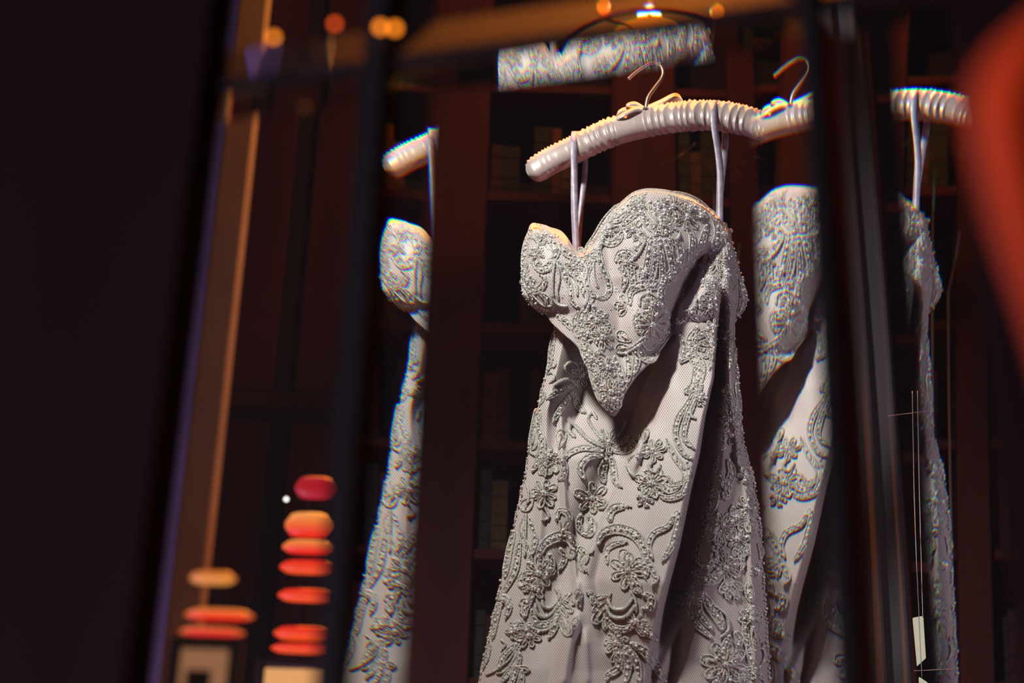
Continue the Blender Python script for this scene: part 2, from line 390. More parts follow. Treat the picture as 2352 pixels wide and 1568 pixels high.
# skirt: closed elliptical tube, front + back
ny, nx = 170, 300
ys = np.linspace(SKT, 1690, ny)
ts = np.sin(np.linspace(-1, 1, nx) * math.pi / 2 * .999)
P = np.zeros((ny, nx, 3))
for i, y in enumerate(ys):
    L, R = tb(SKL, y), tb(SKR, y)
    wob = 1.6 * math.sin(y * .11) + 1.2 * math.sin(y * .047 + 1)
    xs = (L + R) / 2 + ts * (R - L) / 2 + wob * np.abs(ts) ** 8
    P[i, :, 0] = xs; P[i, :, 1] = y; P[i, :, 2] = skD(xs, np.full(nx, y)) - 80 * min(1, max(0, (745 - y) / 60)) * (1 - np.abs(ts) ** 6)
skirt = grid_mesh('skirt', P, M_tulle, dress)
Pb = P.copy(); s_ = ts[None, :]; Pb[:, :, 2] = -70 * np.sqrt(np.clip(1 - s_ ** 2, 0, 1)) - 3 * np.sin(Pb[:, :, 0] * .12)
grid_mesh('skirt_back', Pb[::3, ::3], M_tulle, dress, flip=True)
# bodice: Coons patch
nu, nv = 130, 110
t_, b_ = resamp(TOP, nu), resamp(BOT, nu); l_, r_ = resamp(LEFT, nv), resamp(RIGHT, nv)
u = np.linspace(0, 1, nu)[None, :, None]; v = np.linspace(0, 1, nv)[:, None, None]
C = (1 - v) * t_[None] + v * b_[None] + (1 - u) * l_[:, None] + u * r_[:, None] - ((1 - u) * (1 - v) * t_[0] + u * (1 - v) * t_[-1] + (1 - u) * v * b_[0] + u * v * b_[-1])
P = np.zeros((nv, nu, 3)); P[:, :, :2] = C; P[:, :, 2] = bodD(C[..., 0], C[..., 1])
# blend the right end of the lower edge into the skirt
wj = (1 - np.clip((P[-1][:, 0] - 1540) / 50, 0, 1)); rowb = P[-1].copy(); rowb[:, 2] -= 16 * wj + 4 * (1 - wj); rowc = P[-1].copy(); rowc[:, 2] -= 34 * wj + 10 * (1 - wj); rowc[:, 1] -= 10
P = np.concatenate([P, rowb[None], rowc[None]], 0)
bodice = grid_mesh('bodice', P, M_tulle, dress)
md = bodice.modifiers.new('thickness', 'SOLIDIFY'); md.thickness = .0025; md.offset = 0
# lining standing inside the cups
rows = []
for k, (dy, dd) in enumerate(((-7, -7), (-2, -6), (20, -24), (70, -26), (140, -30))):
    r = t_.copy(); rr = np.zeros((nu, 3)); rr[:, 0] = r[:, 0]
    bump = 17 * np.exp(-((r[:, 0] - 1294) / 26) ** 2) - 3
    rr[:, 1] = r[:, 1] + (-bump if k == 0 else (-bump * .6 if k == 1 else dy)) + (0 if k < 2 else 0)
    inner = np.clip(rr[:, 0], 1222, 1672); rr[:, 0] = inner
    rr[:, 2] = bodD(rr[:, 0], np.maximum(rr[:, 1], r[:, 1]) + 26) + dd
    rows.append(rr)
rr = rows[-1].copy(); rr[:, 1] = np.maximum(rr[:, 1], 690) + 12; lo_, hi_ = tb(SKL, 720), tb(SKR, 720); rr[:, 0] = np.clip(rr[:, 0], lo_ + 4, hi_ - 4)
rr[:, 2] = skD(rr[:, 0], rr[:, 1]) - 70
r4 = rr.copy(); r4[:, 2] = -40
grid_mesh('waist_light_block', np.array([rows[-2] + np.array([0, 0, 2.]), rows[-1] + np.array([0, 0, 2.]), rr, r4]), mat('light_block_fabric', (.30, .16, .09), .8), dress)  # unseen layer added to stop orange light leaking below the bodice
lin = grid_mesh('lining', np.array(rows), M_lining, dress)
# back of the bodice, lower than the front
Pb = np.zeros((14, 60, 3)); tt = np.sin(np.linspace(-1, 1, 60) * math.pi / 2)
for i, y in enumerate(np.linspace(610, 770, 14)):
    L, R = tb(BL, min(y, 740)) + 6, tb(BR, min(y, 740)) - 6
    Pb[i, :, 0] = (L + R) / 2 + tt * (R - L) / 2; Pb[i, :, 1] = y + 18 * (1 - np.abs(tt)); Pb[i, :, 2] = -60 * np.sqrt(1 - tt ** 2 + 1e-9)
grid_mesh('bodice_back', Pb, M_satin, dress, flip=True)

# ------------------------------------------------------------------ lace motifs
class Motif:
    def __init__(s, D): s.D = D; s.V = []; s.F = []; s.mi = []; s.n = 0
    def _add(s, P, F, m):
        s.V.append(np.asarray(P, float)); s.F += [tuple(i + s.n for i in f) for f in F]; s.mi += [m] * len(F); s.n += len(P)
    def cord(s, pts, w, m=0, closed=False, h0=0., taper=True):
        c = spline(pts, 3.2, closed)
        n = len(c)
        if n < 3: return
        t = np.gradient(c, axis=0); t /= np.linalg.norm(t, axis=1)[:, None] + 1e-9
        nn = np.stack([-t[:, 1], t[:, 0]], 1)
        q = np.arange(n); r = w / 2 * (1 + .20 * ((q % 2) * 2 - 1)) * .95
        if taper and not closed: r = r * np.clip(np.minimum(q, n - 1 - q) / 3 + .45, 0, 1)
        P = []
        K = 6
        for a in np.linspace(-.25, math.pi + .25, K):
            xy = c + nn * (r * math.cos(a))[:, None]
            P.append(np.c_[xy, h0 + 1.6 + r * 1.25 * math.sin(a)])
        P = np.stack(P, 1)
        b = s.D(c[:, 0], c[:, 1])
        P[:, :, 2] += np.minimum(b[:, None] * 1, 1e9)
        F = [(i * K + j, i * K + j + 1, (i + 1) * K + j + 1, (i + 1) * K + j) for i in range(n - 1) for j in range(K - 1)]
        s._add(P.reshape(-1, 3), F, m)
    def band(s, pts, w, pearls=True, edge=5., tip=.15):
        c = spline(pts, 3.5); n = len(c)
        t = np.gradient(c, axis=0); t /= np.linalg.norm(t, axis=1)[:, None] + 1e-9
        nn = np.stack([-t[:, 1], t[:, 0]], 1); u = np.linspace(0, 1, n)
        prof = (np.sin(math.pi * np.clip(u * .92 + .04, 0, 1)) ** .6) * w / 2
        K = 5; P = []
        for k in np.linspace(-1, 1, K):
            xy = c + nn * (prof * k)[:, None]
            P.append(np.c_[xy, 1.2 + 2.4 * (1 - k * k) + s.D(xy[:, 0], xy[:, 1])])
        P = np.stack(P, 1)
        F = [(i * K + j, i * K + j + 1, (i + 1) * K + j + 1, (i + 1) * K + j) for i in range(n - 1) for j in range(K - 1)]
        s._add(P.reshape(-1, 3), F, 1)
        for sg in (-1, 1):
            e = (c + nn * (prof * sg)[:, None])[::3]
            if len(e) > 2: s.cord(e, edge)
        L = n * 3.5
        if pearls and w > 11:
            for k in range(max(1, int(L / 13))):
                i = int((k + .5) / max(1, int(L / 13)) * (n - 1)); BEADS.append((c[i, 0] + random.uniform(-1, 1), c[i, 1], s.D(c[i, 0], c[i, 1]) + 5, random.choice((2.2, 2.7, 3.2)), 0))
        for k in range(int(L * w / 42)):
            i = random.randrange(n); q = random.uniform(-.8, .8); p = c[i] + nn[i] * prof[i] * q
            BEADS.append((p[0], p[1], s.D(p[0], p[1]) + 4.2, random.uniform(1.0, 1.9), 1))
    def petal(s, x, y, ang, ln, w, edge=4.6, fill=True, bead=True):
        a = math.radians(ang); dx, dy = math.cos(a), -math.sin(a); nx_, ny_ = -dy, dx
        pr = [(0, 0), (.3, .32), (.65, .5), (.92, .34), (1, 0), (.92, -.34), (.65, -.5), (.3, -.32)]
        pts = [(x + dx * ln * p + nx_ * w * q, y + dy * ln * p + ny_ * w * q) for p, q in pr]
        s.cord(pts + [pts[0]], edge, 0)
        if fill and w > 6:
            cpt = (x + dx * ln * .6, y + dy * ln * .6); c = np.array([cpt] + pts)
            h = s.D(c[:, 0], c[:, 1]) + 1.3; h[0] += 2
            s._add(np.c_[c, h], [(0, i + 1, (i + 1) % 8 + 1) for i in range(8)], 1)
            for k in range(int(ln / 7)):
                q = .25 + .65 * random.random(); BEADS.append((x + dx * ln * q + random.uniform(-1, 1) * w * .2, y + dy * ln * q + random.uniform(-1, 1) * w * .2, s.D(x + dx * ln * q, y + dy * ln * q) + 4, random.uniform(1, 1.9), 1))
        if bead and ln > 16:
            # bugle-bead rib lying on the petal
            r0, r1 = .22, .72
            s.cord([(x + dx * ln * r0, y + dy * ln * r0), (x + dx * ln * .5, y + dy * ln * .5), (x + dx * ln * r1, y + dy * ln * r1)], 4.2, 2, h0=3.0)
    def flower(s, x, y, r, n=7, rot=None, pear=None):
        rot = random.uniform(0, 360) if rot is None else rot
        for k in range(n):
            ln = r * random.uniform(.78, 1.12)
            s.petal(x + 3 * math.cos(math.radians(rot + k * 360 / n)), y - 3 * math.sin(math.radians(rot + k * 360 / n)), rot + k * 360 / n + random.uniform(-8, 8), ln, ln * .46)
        for k in range(7):
            a = k * 2 * math.pi / 6; rr = 0 if k == 6 else 4.6
            BEADS.append((x + rr * math.cos(a), y + rr * math.sin(a), s.D(x, y) + 6, 2.6 if k < 6 else 4, 1 if k % 2 or k == 6 else 0))
        for k in range(int(n * .8)):
            a = random.uniform(0, 6.28); q = r * random.uniform(.45, .95)
            BEADS.append((x + q * math.cos(a), y + q * math.sin(a), s.D(x + q * math.cos(a), y + q * math.sin(a)) + 4.5, random.choice((2.3, 2.9, 3.4)), 0))
    def spray(s, x, y, ang, spread, n, ln, w):
        for k in range(n):
            a = ang + spread * (k / (n - 1) - .5); L = ln * (1 - .25 * abs(k / (n - 1) - .5) * 2) * random.uniform(.88, 1.1)
            s.petal(x, y, a, L, w, 4.4, bead=False)
            ra = math.radians(a); s.cord([(x, y), (x + math.cos(ra) * L * .4, y - math.sin(ra) * L * .4), (x + math.cos(ra) * L * .8, y - math.sin(ra) * L * .8)], 3.2)
    def build(s, name, parent):
        if not s.n: return
        V = np.concatenate(s.V)
        o = mesh(name, npY(V), s.F, [M_cord, M_fill, M_metalbrown], parent, smooth=True, mi=s.mi)
        return o
BEADS = []
# every entry: kind, data.  c = cord, b = beaded band, p = petal, f = flower, s = spray
BOD = [
 ('b', [(1224, 525), (1210, 570), (1203, 625)], 15), ('c', [(1212, 568), (1215, 552), (1230, 551), (1237, 566), (1230, 581), (1216, 584)], 8),
 ('c', [(1240, 566), (1243, 552), (1254, 556), (1250, 566)], 7), ('b', [(1230, 524), (1254, 530), (1272, 552), (1277, 585), (1262, 606)], 19),
 ('b', [(1228, 604), (1240, 620), (1258, 617), (1272, 600), (1277, 580)], 16), ('c', [(1225, 600), (1230, 618), (1248, 628), (1266, 616), (1276, 596)], 6),
 ('b', [(1206, 632), (1214, 660), (1232, 670), (1249, 656), (1250, 640), (1240, 634)], 15), ('b', [(1206, 660), (1224, 690), (1246, 712), (1262, 712), (1258, 688), (1240, 674)], 17),
 ('f', 1232, 590, 18, 6), ('f', 1246, 548, 16, 6), ('p', 1215, 600, 260, 30, 12), ('f', 1214, 648, 15, 6),
 ('c', [(1276, 600), (1270, 640), (1272, 685), (1284, 702), (1305, 705)], 8), ('c', [(1280, 604), (1286, 640), (1281, 670), (1284, 692)], 7),
 ('b', [(1282, 600), (1298, 630), (1310, 660), (1314, 690), (1332, 710)], 12), ('c', [(1290, 600), (1306, 626), (1324, 645), (1328, 682)], 8),
 ('b', [(1288, 560), (1300, 580), (1322, 592), (1336, 604)], 16), ('b', [(1330, 600), (1326, 630), (1338, 660), (1340, 682)], 12), ('f', 1320, 615, 20, 6),
 ('c', [(1336, 600), (1350, 622), (1344, 650), (1352, 684), (1342, 708)], 8), ('b', [(1384, 560), (1368, 590), (1348, 630), (1350, 660), (1362, 680), (1352, 706)], 12),
 ('b', [(1376, 566), (1380, 606), (1396, 646), (1400, 670), (1388, 686), (1368, 682)], 13), ('c', [(1364, 600), (1366, 640), (1374, 664)], 7),
 ('f', 1350, 590, 22, 7), ('b', [(1346, 574), (1370, 545), (1395, 505), (1424, 470)], 15), ('b', [(1402, 500), (1430, 482), (1458, 462), (1486, 446)], 20),
 ('b', [(1384, 532), (1385, 552), (1405, 562), (1425, 550), (1428, 528)], 13), ('c', [(1402, 526), (1420, 520), (1430, 534)], 7), ('f', 1404, 537, 17, 6),
 ('b', [(1398, 512), (1422, 506), (1440, 492), (1452, 480)], 12), ('b', [(1430, 520), (1450, 500), (1470, 492)], 14),
 ('f', 1456, 530, 24, 6), ('f', 1470, 478, 18, 6), ('b', [(1476, 468), (1478, 500), (1500, 526), (1535, 540)], 17), ('b', [(1494, 464), (1500, 488), (1528, 508), (1556, 530)], 15),
 ('b', [(1466, 520), (1476, 545), (1500, 556), (1520, 552)], 15),
 ('f', 1548, 476, 34, 8), ('f', 1580, 500, 32, 7), ('f', 1520, 520, 26, 7), ('b', [(1532, 446), (1570, 454), (1605, 470), (1636, 494)], 17),
 ('b', [(1612, 476), (1642, 502), (1652, 540), (1636, 580), (1606, 618)], 20), ('b', [(1625, 518), (1612, 560), (1594, 604)], 14), ('b', [(1575, 520), (1590, 545), (1590, 575), (1580, 604)], 13),
 ('b', [(1650, 510), (1668, 535), (1676, 570)], 16), ('f', 1662, 540, 20, 6), ('b', [(1672, 560), (1682, 600), (1694, 640)], 13),
 ('b', [(1496, 545), (1488, 600), (1474, 652)], 13), ('b', [(1506, 552), (1504, 600), (1496, 650), (1486, 692)], 12), ('b', [(1516, 550), (1521, 600), (1522, 640), (1512, 682)], 12),
 ('b', [(1526, 548), (1540, 590), (1546, 620), (1552, 650)], 13), ('b', [(1532, 552), (1560, 566), (1566, 596), (1560, 616)], 14), ('c', [(1536, 546), (1552, 552), (1560, 546), (1562, 534)], 9),
 ('c', [(1486, 548), (1470, 580), (1452, 600)], 8), ('c', [(1511, 556), (1512, 600), (1506, 640)], 6),
 ('b', [(1414, 604), (1424, 584), (1446, 582), (1462, 596)], 13), ('b', [(1424, 600), (1436, 636), (1432, 668)], 15), ('b', [(1450, 598), (1452, 630), (1456, 664)], 14), ('f', 1440, 605, 22, 6),
 ('b', [(1448, 702), (1450, 672), (1478, 656), (1512, 656), (1540, 640), (1566, 612)], 20), ('c', [(1470, 706), (1472, 684), (1496, 676), (1514, 690)], 8),
 ('b', [(1566, 590), (1548, 622), (1524, 652), (1520, 690), (1530, 720)], 15), ('c', [(1540, 690), (1552, 676), (1562, 688)], 7),
 ('p', 1440, 702, 120, 26, 18), ('p', 1440, 706, 170, 30, 16), ('p', 1442, 708, 215, 26, 18), ('f', 1500, 748, 42, 10), ('f', 1500, 700, 24, 7), ('b', [(1468, 716), (1462, 744), (1474, 770)], 14), ('b', [(1528, 712), (1540, 740), (1532, 774)], 14),
 ('b', [(1352, 706), (1338, 735), (1340, 780), (1352, 826), (1372, 866)], 24), ('b', [(1330, 716), (1322, 745), (1330, 780)], 13), ('b', [(1344, 780), (1360, 826), (1374, 880), (1392, 930)], 20),
 ('f', 1372, 738, 27, 7), ('f', 1386, 776, 25, 7), ('b', [(1362, 700), (1372, 716), (1396, 726)], 12), ('f', 1352, 770, 18, 6), ('f', 1362, 826, 20, 7),
 ('p', 1452, 786, 150, 40, 24), ('p', 1450, 800, 185, 36, 22), ('c', [(1418, 812), (1440, 812), (1466, 796), (1486, 780)], 9), ('c', [(1424, 806), (1448, 800), (1470, 784), (1490, 768)], 7),
 ('b', [(1452, 792), (1464, 824), (1456, 862)], 15), ('b', [(1466, 792), (1478, 822), (1498, 828), (1514, 808)], 14), ('c', [(1474, 788), (1490, 806), (1508, 792)], 7), ('b', [(1440, 812), (1446, 846), (1440, 884)], 14),
 ('f', 1398, 846, 24, 7), ('f', 1404, 902, 30, 9), ('p', 1384, 850, 250, 50, 18), ('p', 1396, 860, 280, 50, 18), ('p', 1418, 870, 265, 46, 16), ('s', 1406, 908, 270, 70, 5, 44, 12), ('b', [(1412, 820), (1424, 850), (1432, 886)], 13),
 ('f', 1650, 600, 30, 8), ('f', 1612, 610, 22, 6), ('s', 1652, 668, 200, 120, 5, 34, 12), ('f', 1664, 660, 22, 7), ('p', 1572, 646, 250, 34, 14), ('p', 1590, 640, 265, 28, 12), ('b', [(1560, 608), (1580, 620), (1596, 612)], 14),
 ('f', 1632, 706, 24, 7), ('b', [(1600, 700), (1590, 720), (1604, 738)], 14), ('b', [(1694, 636), (1708, 676), (1704, 708), (1690, 730)], 15), ('c', [(1690, 650), (1684, 680), (1690, 706)], 6),
 ('b', [(1280, 726), (1300, 738), (1318, 762)], 13), ('p', 1288, 722, 300, 26, 14), ('c', [(1590, 660), (1600, 690), (1588, 712), (1566, 716)], 7),
]
SK = [
 ('b', [(1276, 760), (1268, 800), (1262, 850)], 10), ('c', [(1262, 830), (1274, 826), (1276, 842), (1264, 846)], 6), ('c', [(1258, 862), (1270, 858), (1274, 872), (1262, 882)], 6),
 ('b', [(1242, 940), (1236, 980), (1246, 1020), (1238, 1060), (1222, 1086)], 15), ('p', 1228, 990, 265, 44, 18), ('c', [(1226, 1010), (1220, 1040), (1232, 1046)], 7), ('b', [(1252, 900), (1242, 930)], 9),
 ('c', [(1330, 892), (1312, 874), (1292, 876), (1274, 886)], 10), ('b', [(1322, 886), (1296, 894), (1272, 908), (1256, 918)], 12), ('b', [(1318, 900), (1302, 922), (1286, 946), (1270, 972)], 12), ('c', [(1304, 858), (1300, 842), (1318, 832), (1330, 846)], 9),
 ('f', 1338, 862, 26, 6), ('b', [(1322, 904), (1326, 930), (1346, 950)], 13), ('p', 1284, 1034, 80, 46, 24), ('s', 1264, 1056, 235, 130, 5, 42, 15), ('b', [(1280, 1052), (1296, 1066), (1296, 1096), (1282, 1102)], 12),
 ('c', [(1250, 1060), (1240, 1045), (1228, 1050)], 7), ('f', 1262, 1050, 20, 6),
 ('c', [(1390, 1030), (1352, 1010), (1326, 984), (1312, 976), (1308, 990), (1322, 1006)], 11), ('b', [(1386, 1038), (1345, 1030), (1312, 1040), (1288, 1064)], 12), ('b', [(1386, 1048), (1352, 1052), (1334, 1076), (1344, 1104)], 14),
 ('b', [(1395, 1052), (1384, 1085), (1390, 1112)], 17), ('b', [(1405, 1048), (1410, 1080), (1414, 1106), (1428, 1120)], 13), ('b', [(1405, 1036), (1440, 1036), (1464, 1016), (1472, 1000)], 13), ('c', [(1388, 1014), (1366, 990), (1352, 964), (1362, 950), (1372, 964)], 8),
 ('f', 1400, 1018, 28, 7), ('c', [(1410, 1010), (1430, 990), (1440, 966)], 8), ('b', [(1420, 1028), (1438, 1010), (1452, 1006)], 10),
 ('f', 1362, 1146, 38, 6), ('f', 1362, 1146, 18, 6), ('b', [(1336, 1180), (1330, 1208), (1346, 1232)], 12), ('b', [(1350, 1184), (1362, 1206), (1356, 1226), (1340, 1230)], 18), ('c', [(1374, 1170), (1392, 1166), (1398, 1150)], 8),
 ('b', [(1328, 1256), (1346, 1274), (1336, 1300), (1348, 1314)], 16), ('c', [(1344, 1276), (1360, 1270), (1364, 1262)], 6),
 ('f', 1250, 1134, 31, 8), ('p', 1226, 1142, 230, 40, 26), ('c', [(1252, 1166), (1262, 1190), (1244, 1196)], 7), ('c', [(1210, 1110), (1216, 1140), (1208, 1170)], 7),
 ('b', [(1208, 1184), (1198, 1226), (1216, 1268), (1222, 1300)], 11), ('b', [(1216, 1190), (1230, 1236), (1222, 1278)], 12), ('c', [(1210, 1180), (1208, 1230), (1206, 1280)], 7), ('b', [(1182, 1218), (1170, 1270), (1160, 1330)], 13), ('b', [(1194, 1244), (1184, 1310), (1156, 1364)], 13),
 ('b', [(1150, 1392), (1138, 1430), (1132, 1468)], 12), ('b', [(1154, 1364), (1170, 1390), (1162, 1422)], 12), ('b', [(1126, 1480), (1114, 1530)], 9), ('f', 1158, 1380, 16, 5),
 ('b', [(1279, 1198), (1285, 1175), (1304, 1178), (1308, 1198), (1292, 1224)], 13), ('c', [(1288, 1222), (1286, 1196)], 6),
 ('b', [(1236, 1282), (1250, 1252), (1280, 1234), (1308, 1236), (1320, 1260), (1310, 1284)], 22), ('b', [(1286, 1258), (1298, 1284), (1284, 1310)], 12), ('c', [(1304, 1282), (1316, 1284), (1320, 1270)], 6),
 ('f', 1238, 1318, 36, 8), ('f', 1226, 1352, 26, 6), ('b', [(1262, 1270), (1268, 1300), (1252, 1330)], 14), ('b', [(1208, 1310), (1196, 1335), (1202, 1352)], 12),
 ('c', [(1246, 1378), (1250, 1394), (1268, 1396), (1286, 1372), (1276, 1350)], 9), ('c', [(1230, 1386), (1236, 1412), (1262, 1416), (1288, 1384)], 10), ('b', [(1222, 1400), (1234, 1432), (1262, 1432), (1284, 1410)], 13), ('c', [(1218, 1440), (1244, 1450), (1270, 1440), (1286, 1414)], 9),
 ('p', 1284, 1372, 335, 40, 13), ('p', 1284, 1378, 318, 44, 13), ('p', 1284, 1384, 300, 40, 12), ('p', 1284, 1400, 292, 66, 24), ('b', [(1286, 1390), (1276, 1440), (1260, 1468)], 13), ('p', 1226, 1376, 200, 34, 16), ('p', 1222, 1384, 225, 36, 15), ('b', [(1226, 1372), (1208, 1392), (1206, 1420)], 14),
 ('b', [(1290, 1384), (1304, 1374), (1314, 1362)], 13), ('b', [(1320, 1362), (1334, 1360), (1328, 1382), (1334, 1394)], 12), ('b', [(1348, 1362), (1362, 1366), (1364, 1384), (1376, 1388)], 12),
 ('p', 1312, 1452, 65, 38, 14), ('c', [(1308, 1456), (1322, 1436), (1328, 1418)], 6),
 ('b', [(1374, 1252), (1386, 1226), (1420, 1216), (1454, 1226), (1476, 1252), (1486, 1292)], 22), ('b', [(1396, 1296), (1394, 1266), (1414, 1250), (1442, 1246)], 12), ('b', [(1478, 1270), (1494, 1300), (1508, 1330), (1496, 1346)], 12),
 ('f', 1444, 1312, 46, 7), ('f', 1444, 1312, 24, 7), ('p', 1436, 1296, 95, 34, 24), ('b', [(1464, 1290), (1482, 1304), (1482, 1330)], 16), ('b', [(1450, 1340), (1462, 1356), (1476, 1360)], 14),
 ('p', 1404, 1370, 196, 44, 16), ('p', 1404, 1376, 214, 50, 16), ('p', 1402, 1384, 232, 62, 24), ('p', 1398, 1392, 262, 56, 15), ('c', [(1396, 1376), (1408, 1398), (1436, 1398), (1456, 1372)], 10), ('c', [(1392, 1390), (1406, 1416), (1436, 1418), (1462, 1390)], 11),
 ('b', [(1396, 1420), (1410, 1442), (1438, 1446), (1462, 1432)], 14), ('c', [(1448, 1356), (1460, 1380), (1462, 1410)], 7), ('c', [(1404, 1360), (1400, 1376)], 7), ('b', [(1476, 1366), (1496, 1374), (1494, 1396), (1474, 1398)], 17),
 ('s', 1456, 1432, 335, 50, 5, 52, 12), ('f', 1462, 1428, 18, 6), ('b', [(1480, 1452), (1500, 1462), (1512, 1476)], 13),
 ('f', 1416, 1478, 28, 7), ('b', [(1448, 1478), (1480, 1496), (1508, 1530), (1532, 1570)], 20), ('b', [(1440, 1484), (1462, 1520), (1470, 1568)], 14), ('b', [(1434, 1488), (1444, 1524), (1436, 1570)], 15), ('b', [(1430, 1500), (1420, 1536), (1396, 1552), (1390, 1568)], 15), ('s', 1436, 1484, 270, 80, 5, 60, 13),
 ('f', 1216, 1462, 28, 7), ('f', 1186, 1448, 20, 6), ('c', [(1194, 1480), (1170, 1516), (1140, 1540), (1116, 1552)], 6), ('c', [(1198, 1486), (1178, 1520), (1158, 1544), (1140, 1548)], 6), ('b', [(1190, 1478), (1160, 1506), (1144, 1540)], 12), ('b', [(1192, 1490), (1180, 1530), (1150, 1570)], 11), ('b', [(1196, 1500), (1186, 1540), (1172, 1580)], 12),
 ('p', 1184, 1534, 350, 34, 15), ('b', [(1200, 1540), (1196, 1570), (1176, 1600)], 13), ('b', [(1200, 1426), (1182, 1440), (1168, 1460)], 12), ('c', [(1150, 1470), (1162, 1480), (1152, 1496)], 6),
 ('b', [(1562, 832), (1588, 816), (1606, 846), (1596, 888), (1572, 902)], 28), ('b', [(1606, 872), (1582, 926), (1560, 960), (1552, 1000), (1568, 1040), (1592, 1056)], 12), ('b', [(1614, 884), (1592, 930), (1576, 970), (1572, 1008), (1594, 1030)], 12),
 ('c', [(1606, 906), (1588, 940), (1590, 958), (1600, 962)], 8), ('f', 1610, 918, 16, 6), ('b', [(1596, 782), (1622, 766), (1636, 790), (1626, 818), (1612, 816)], 16), ('b', [(1626, 770), (1644, 796), (1636, 830), (1630, 850)], 12), ('f', 1636, 790, 18, 6),
 ('b', [(1668, 796), (1680, 822), (1676, 850)], 14), ('c', [(1654, 814), (1666, 812), (1672, 830), (1660, 834)], 8), ('b', [(1652, 876), (1668, 896), (1682, 936), (1684, 980)], 24), ('f', 1676, 965, 34, 9), ('f', 1664, 900, 20, 6), ('f', 1680, 1000, 20, 6), ('b', [(1650, 930), (1646, 956), (1660, 970)], 14),
 ('c', [(1458, 1046), (1442, 1064), (1450, 1086), (1462, 1098)], 11), ('b', [(1462, 1052), (1486, 1040), (1512, 1046)], 14), ('f', 1502, 1036, 26, 7), ('p', 1478, 1018, 75, 34, 14), ('p', 1470, 1000, 250, 30, 12), ('c', [(1500, 1056), (1492, 1076), (1506, 1086), (1518, 1068)], 10),
 ('b', [(1532, 1010), (1548, 1046), (1572, 1080), (1572, 1106), (1548, 1112), (1534, 1094)], 11), ('b', [(1578, 1060), (1584, 1096), (1568, 1134), (1534, 1146), (1510, 1132)], 13), ('f', 1496, 1112, 34, 8), ('f', 1482, 1146, 20, 6), ('b', [(1520, 1108), (1536, 1126), (1562, 1120)], 16),
 ('b', [(1404, 1200), (1402, 1180), (1416, 1166), (1442, 1164)], 18), ('c', [(1440, 1160), (1452, 1166)], 7), ('b', [(1556, 1172), (1536, 1208), (1502, 1226), (1490, 1256), (1500, 1284)], 12), ('b', [(1562, 1176), (1552, 1230), (1540, 1262), (1520, 1290)], 14),
 ('b', [(1626, 1112), (1640, 1136), (1628, 1176), (1614, 1204)], 26), ('c', [(1610, 1204), (1624, 1214), (1616, 1226)], 7), ('b', [(1652, 1050), (1644, 1074), (1660, 1104), (1666, 1130)], 13), ('b', [(1674, 1056), (1682, 1086), (1674, 1110), (1676, 1136)], 16), ('b', [(1670, 1126), (1664, 1144), (1680, 1140)], 11),
 ('c', [(1704, 1088), (1706, 1076), (1722, 1076), (1724, 1090), (1712, 1104)], 10), ('f', 1714, 1094, 16, 5),
 ('f', 1660, 1206, 28, 7), ('s', 1650, 1214, 250, 100, 4, 40, 14), ('f', 1716, 1166, 24, 7), ('s', 1712, 1176, 280, 100, 5, 56, 14), ('f', 1694, 1190, 18, 6), ('f', 1694, 1240, 24, 7), ('s', 1698, 1246, 280, 60, 3, 46, 13), ('b', [(1686, 1160), (1684, 1180), (1692, 1196)], 12),
 ('b', [(1628, 1206), (1606, 1254), (1600, 1290), (1622, 1302), (1644, 1288), (1648, 1270), (1636, 1264)], 12), ('b', [(1590, 1316), (1616, 1332), (1644, 1330), (1662, 1314)], 24), ('f', 1668, 1306, 36, 6), ('p', 1664, 1290, 110, 38, 13), ('s', 1672, 1330, 285, 80, 4, 56, 14),
 ('s', 1590, 1340, 275, 50, 4, 62, 12), ('s', 1572, 1362, 235, 70, 4, 44, 15), ('b', [(1612, 1360), (1630, 1390), (1650, 1420), (1662, 1450)], 22), ('b', [(1606, 1370), (1608, 1410), (1636, 1446)], 15), ('b', [(1596, 1366), (1588, 1410), (1606, 1440), (1636, 1466)], 13), ('c', [(1640, 1390), (1668, 1414), (1674, 1446), (1654, 1466)], 8),
 ('b', [(1720, 1338), (1722, 1360), (1728, 1384)], 20), ('b', [(1730, 1390), (1740, 1420), (1736, 1450)], 22), ('f', 1726, 1424, 26, 7), ('b', [(1716, 1400), (1712, 1440), (1718, 1480), (1728, 1520)], 13), ('p', 1732, 1440, 280, 44, 20), ('c', [(1734, 1496), (1752, 1490), (1756, 1514), (1744, 1536)], 8),
 ('b', [(1716, 1480), (1728, 1520), (1756, 1566)], 13), ('c', [(1752, 1476), (1756, 1500)], 6), ('f', 1668, 1528, 52, 8), ('f', 1668, 1528, 28, 7), ('b', [(1688, 1452), (1700, 1470), (1694, 1488)], 18), ('b', [(1650, 1560), (1636, 1590)], 14), ('s', 1700, 1540, 320, 80, 4, 48, 14), ('b', [(1676, 1460), (1668, 1480), (1660, 1496)], 14),
 ('b', [(1742, 1250), (1750, 1266), (1748, 1284)], 10), ('c', [(1694, 840), (1698, 870)], 7), ('b', [(1692, 880), (1698, 920), (1700, 960)], 9), ('b', [(1232, 940), (1226, 980), (1216, 1030)], 9),
 ('f', 1668, 780, 20, 6), ('b', [(1604, 752), (1584, 784), (1592, 812)], 14), ('f', 1600, 800, 20, 6), ('b', [(1650, 742), (1664, 768), (1660, 800)], 14), ('b', [(1562, 770), (1572, 800), (1562, 830)], 12), ('f', 1640, 752, 18, 6),
]
NM = {'c': 'corded_scroll', 'b': 'beaded_scroll', 'p': 'lace_petal', 'f': 'lace_flower', 's': 'lace_spray'}
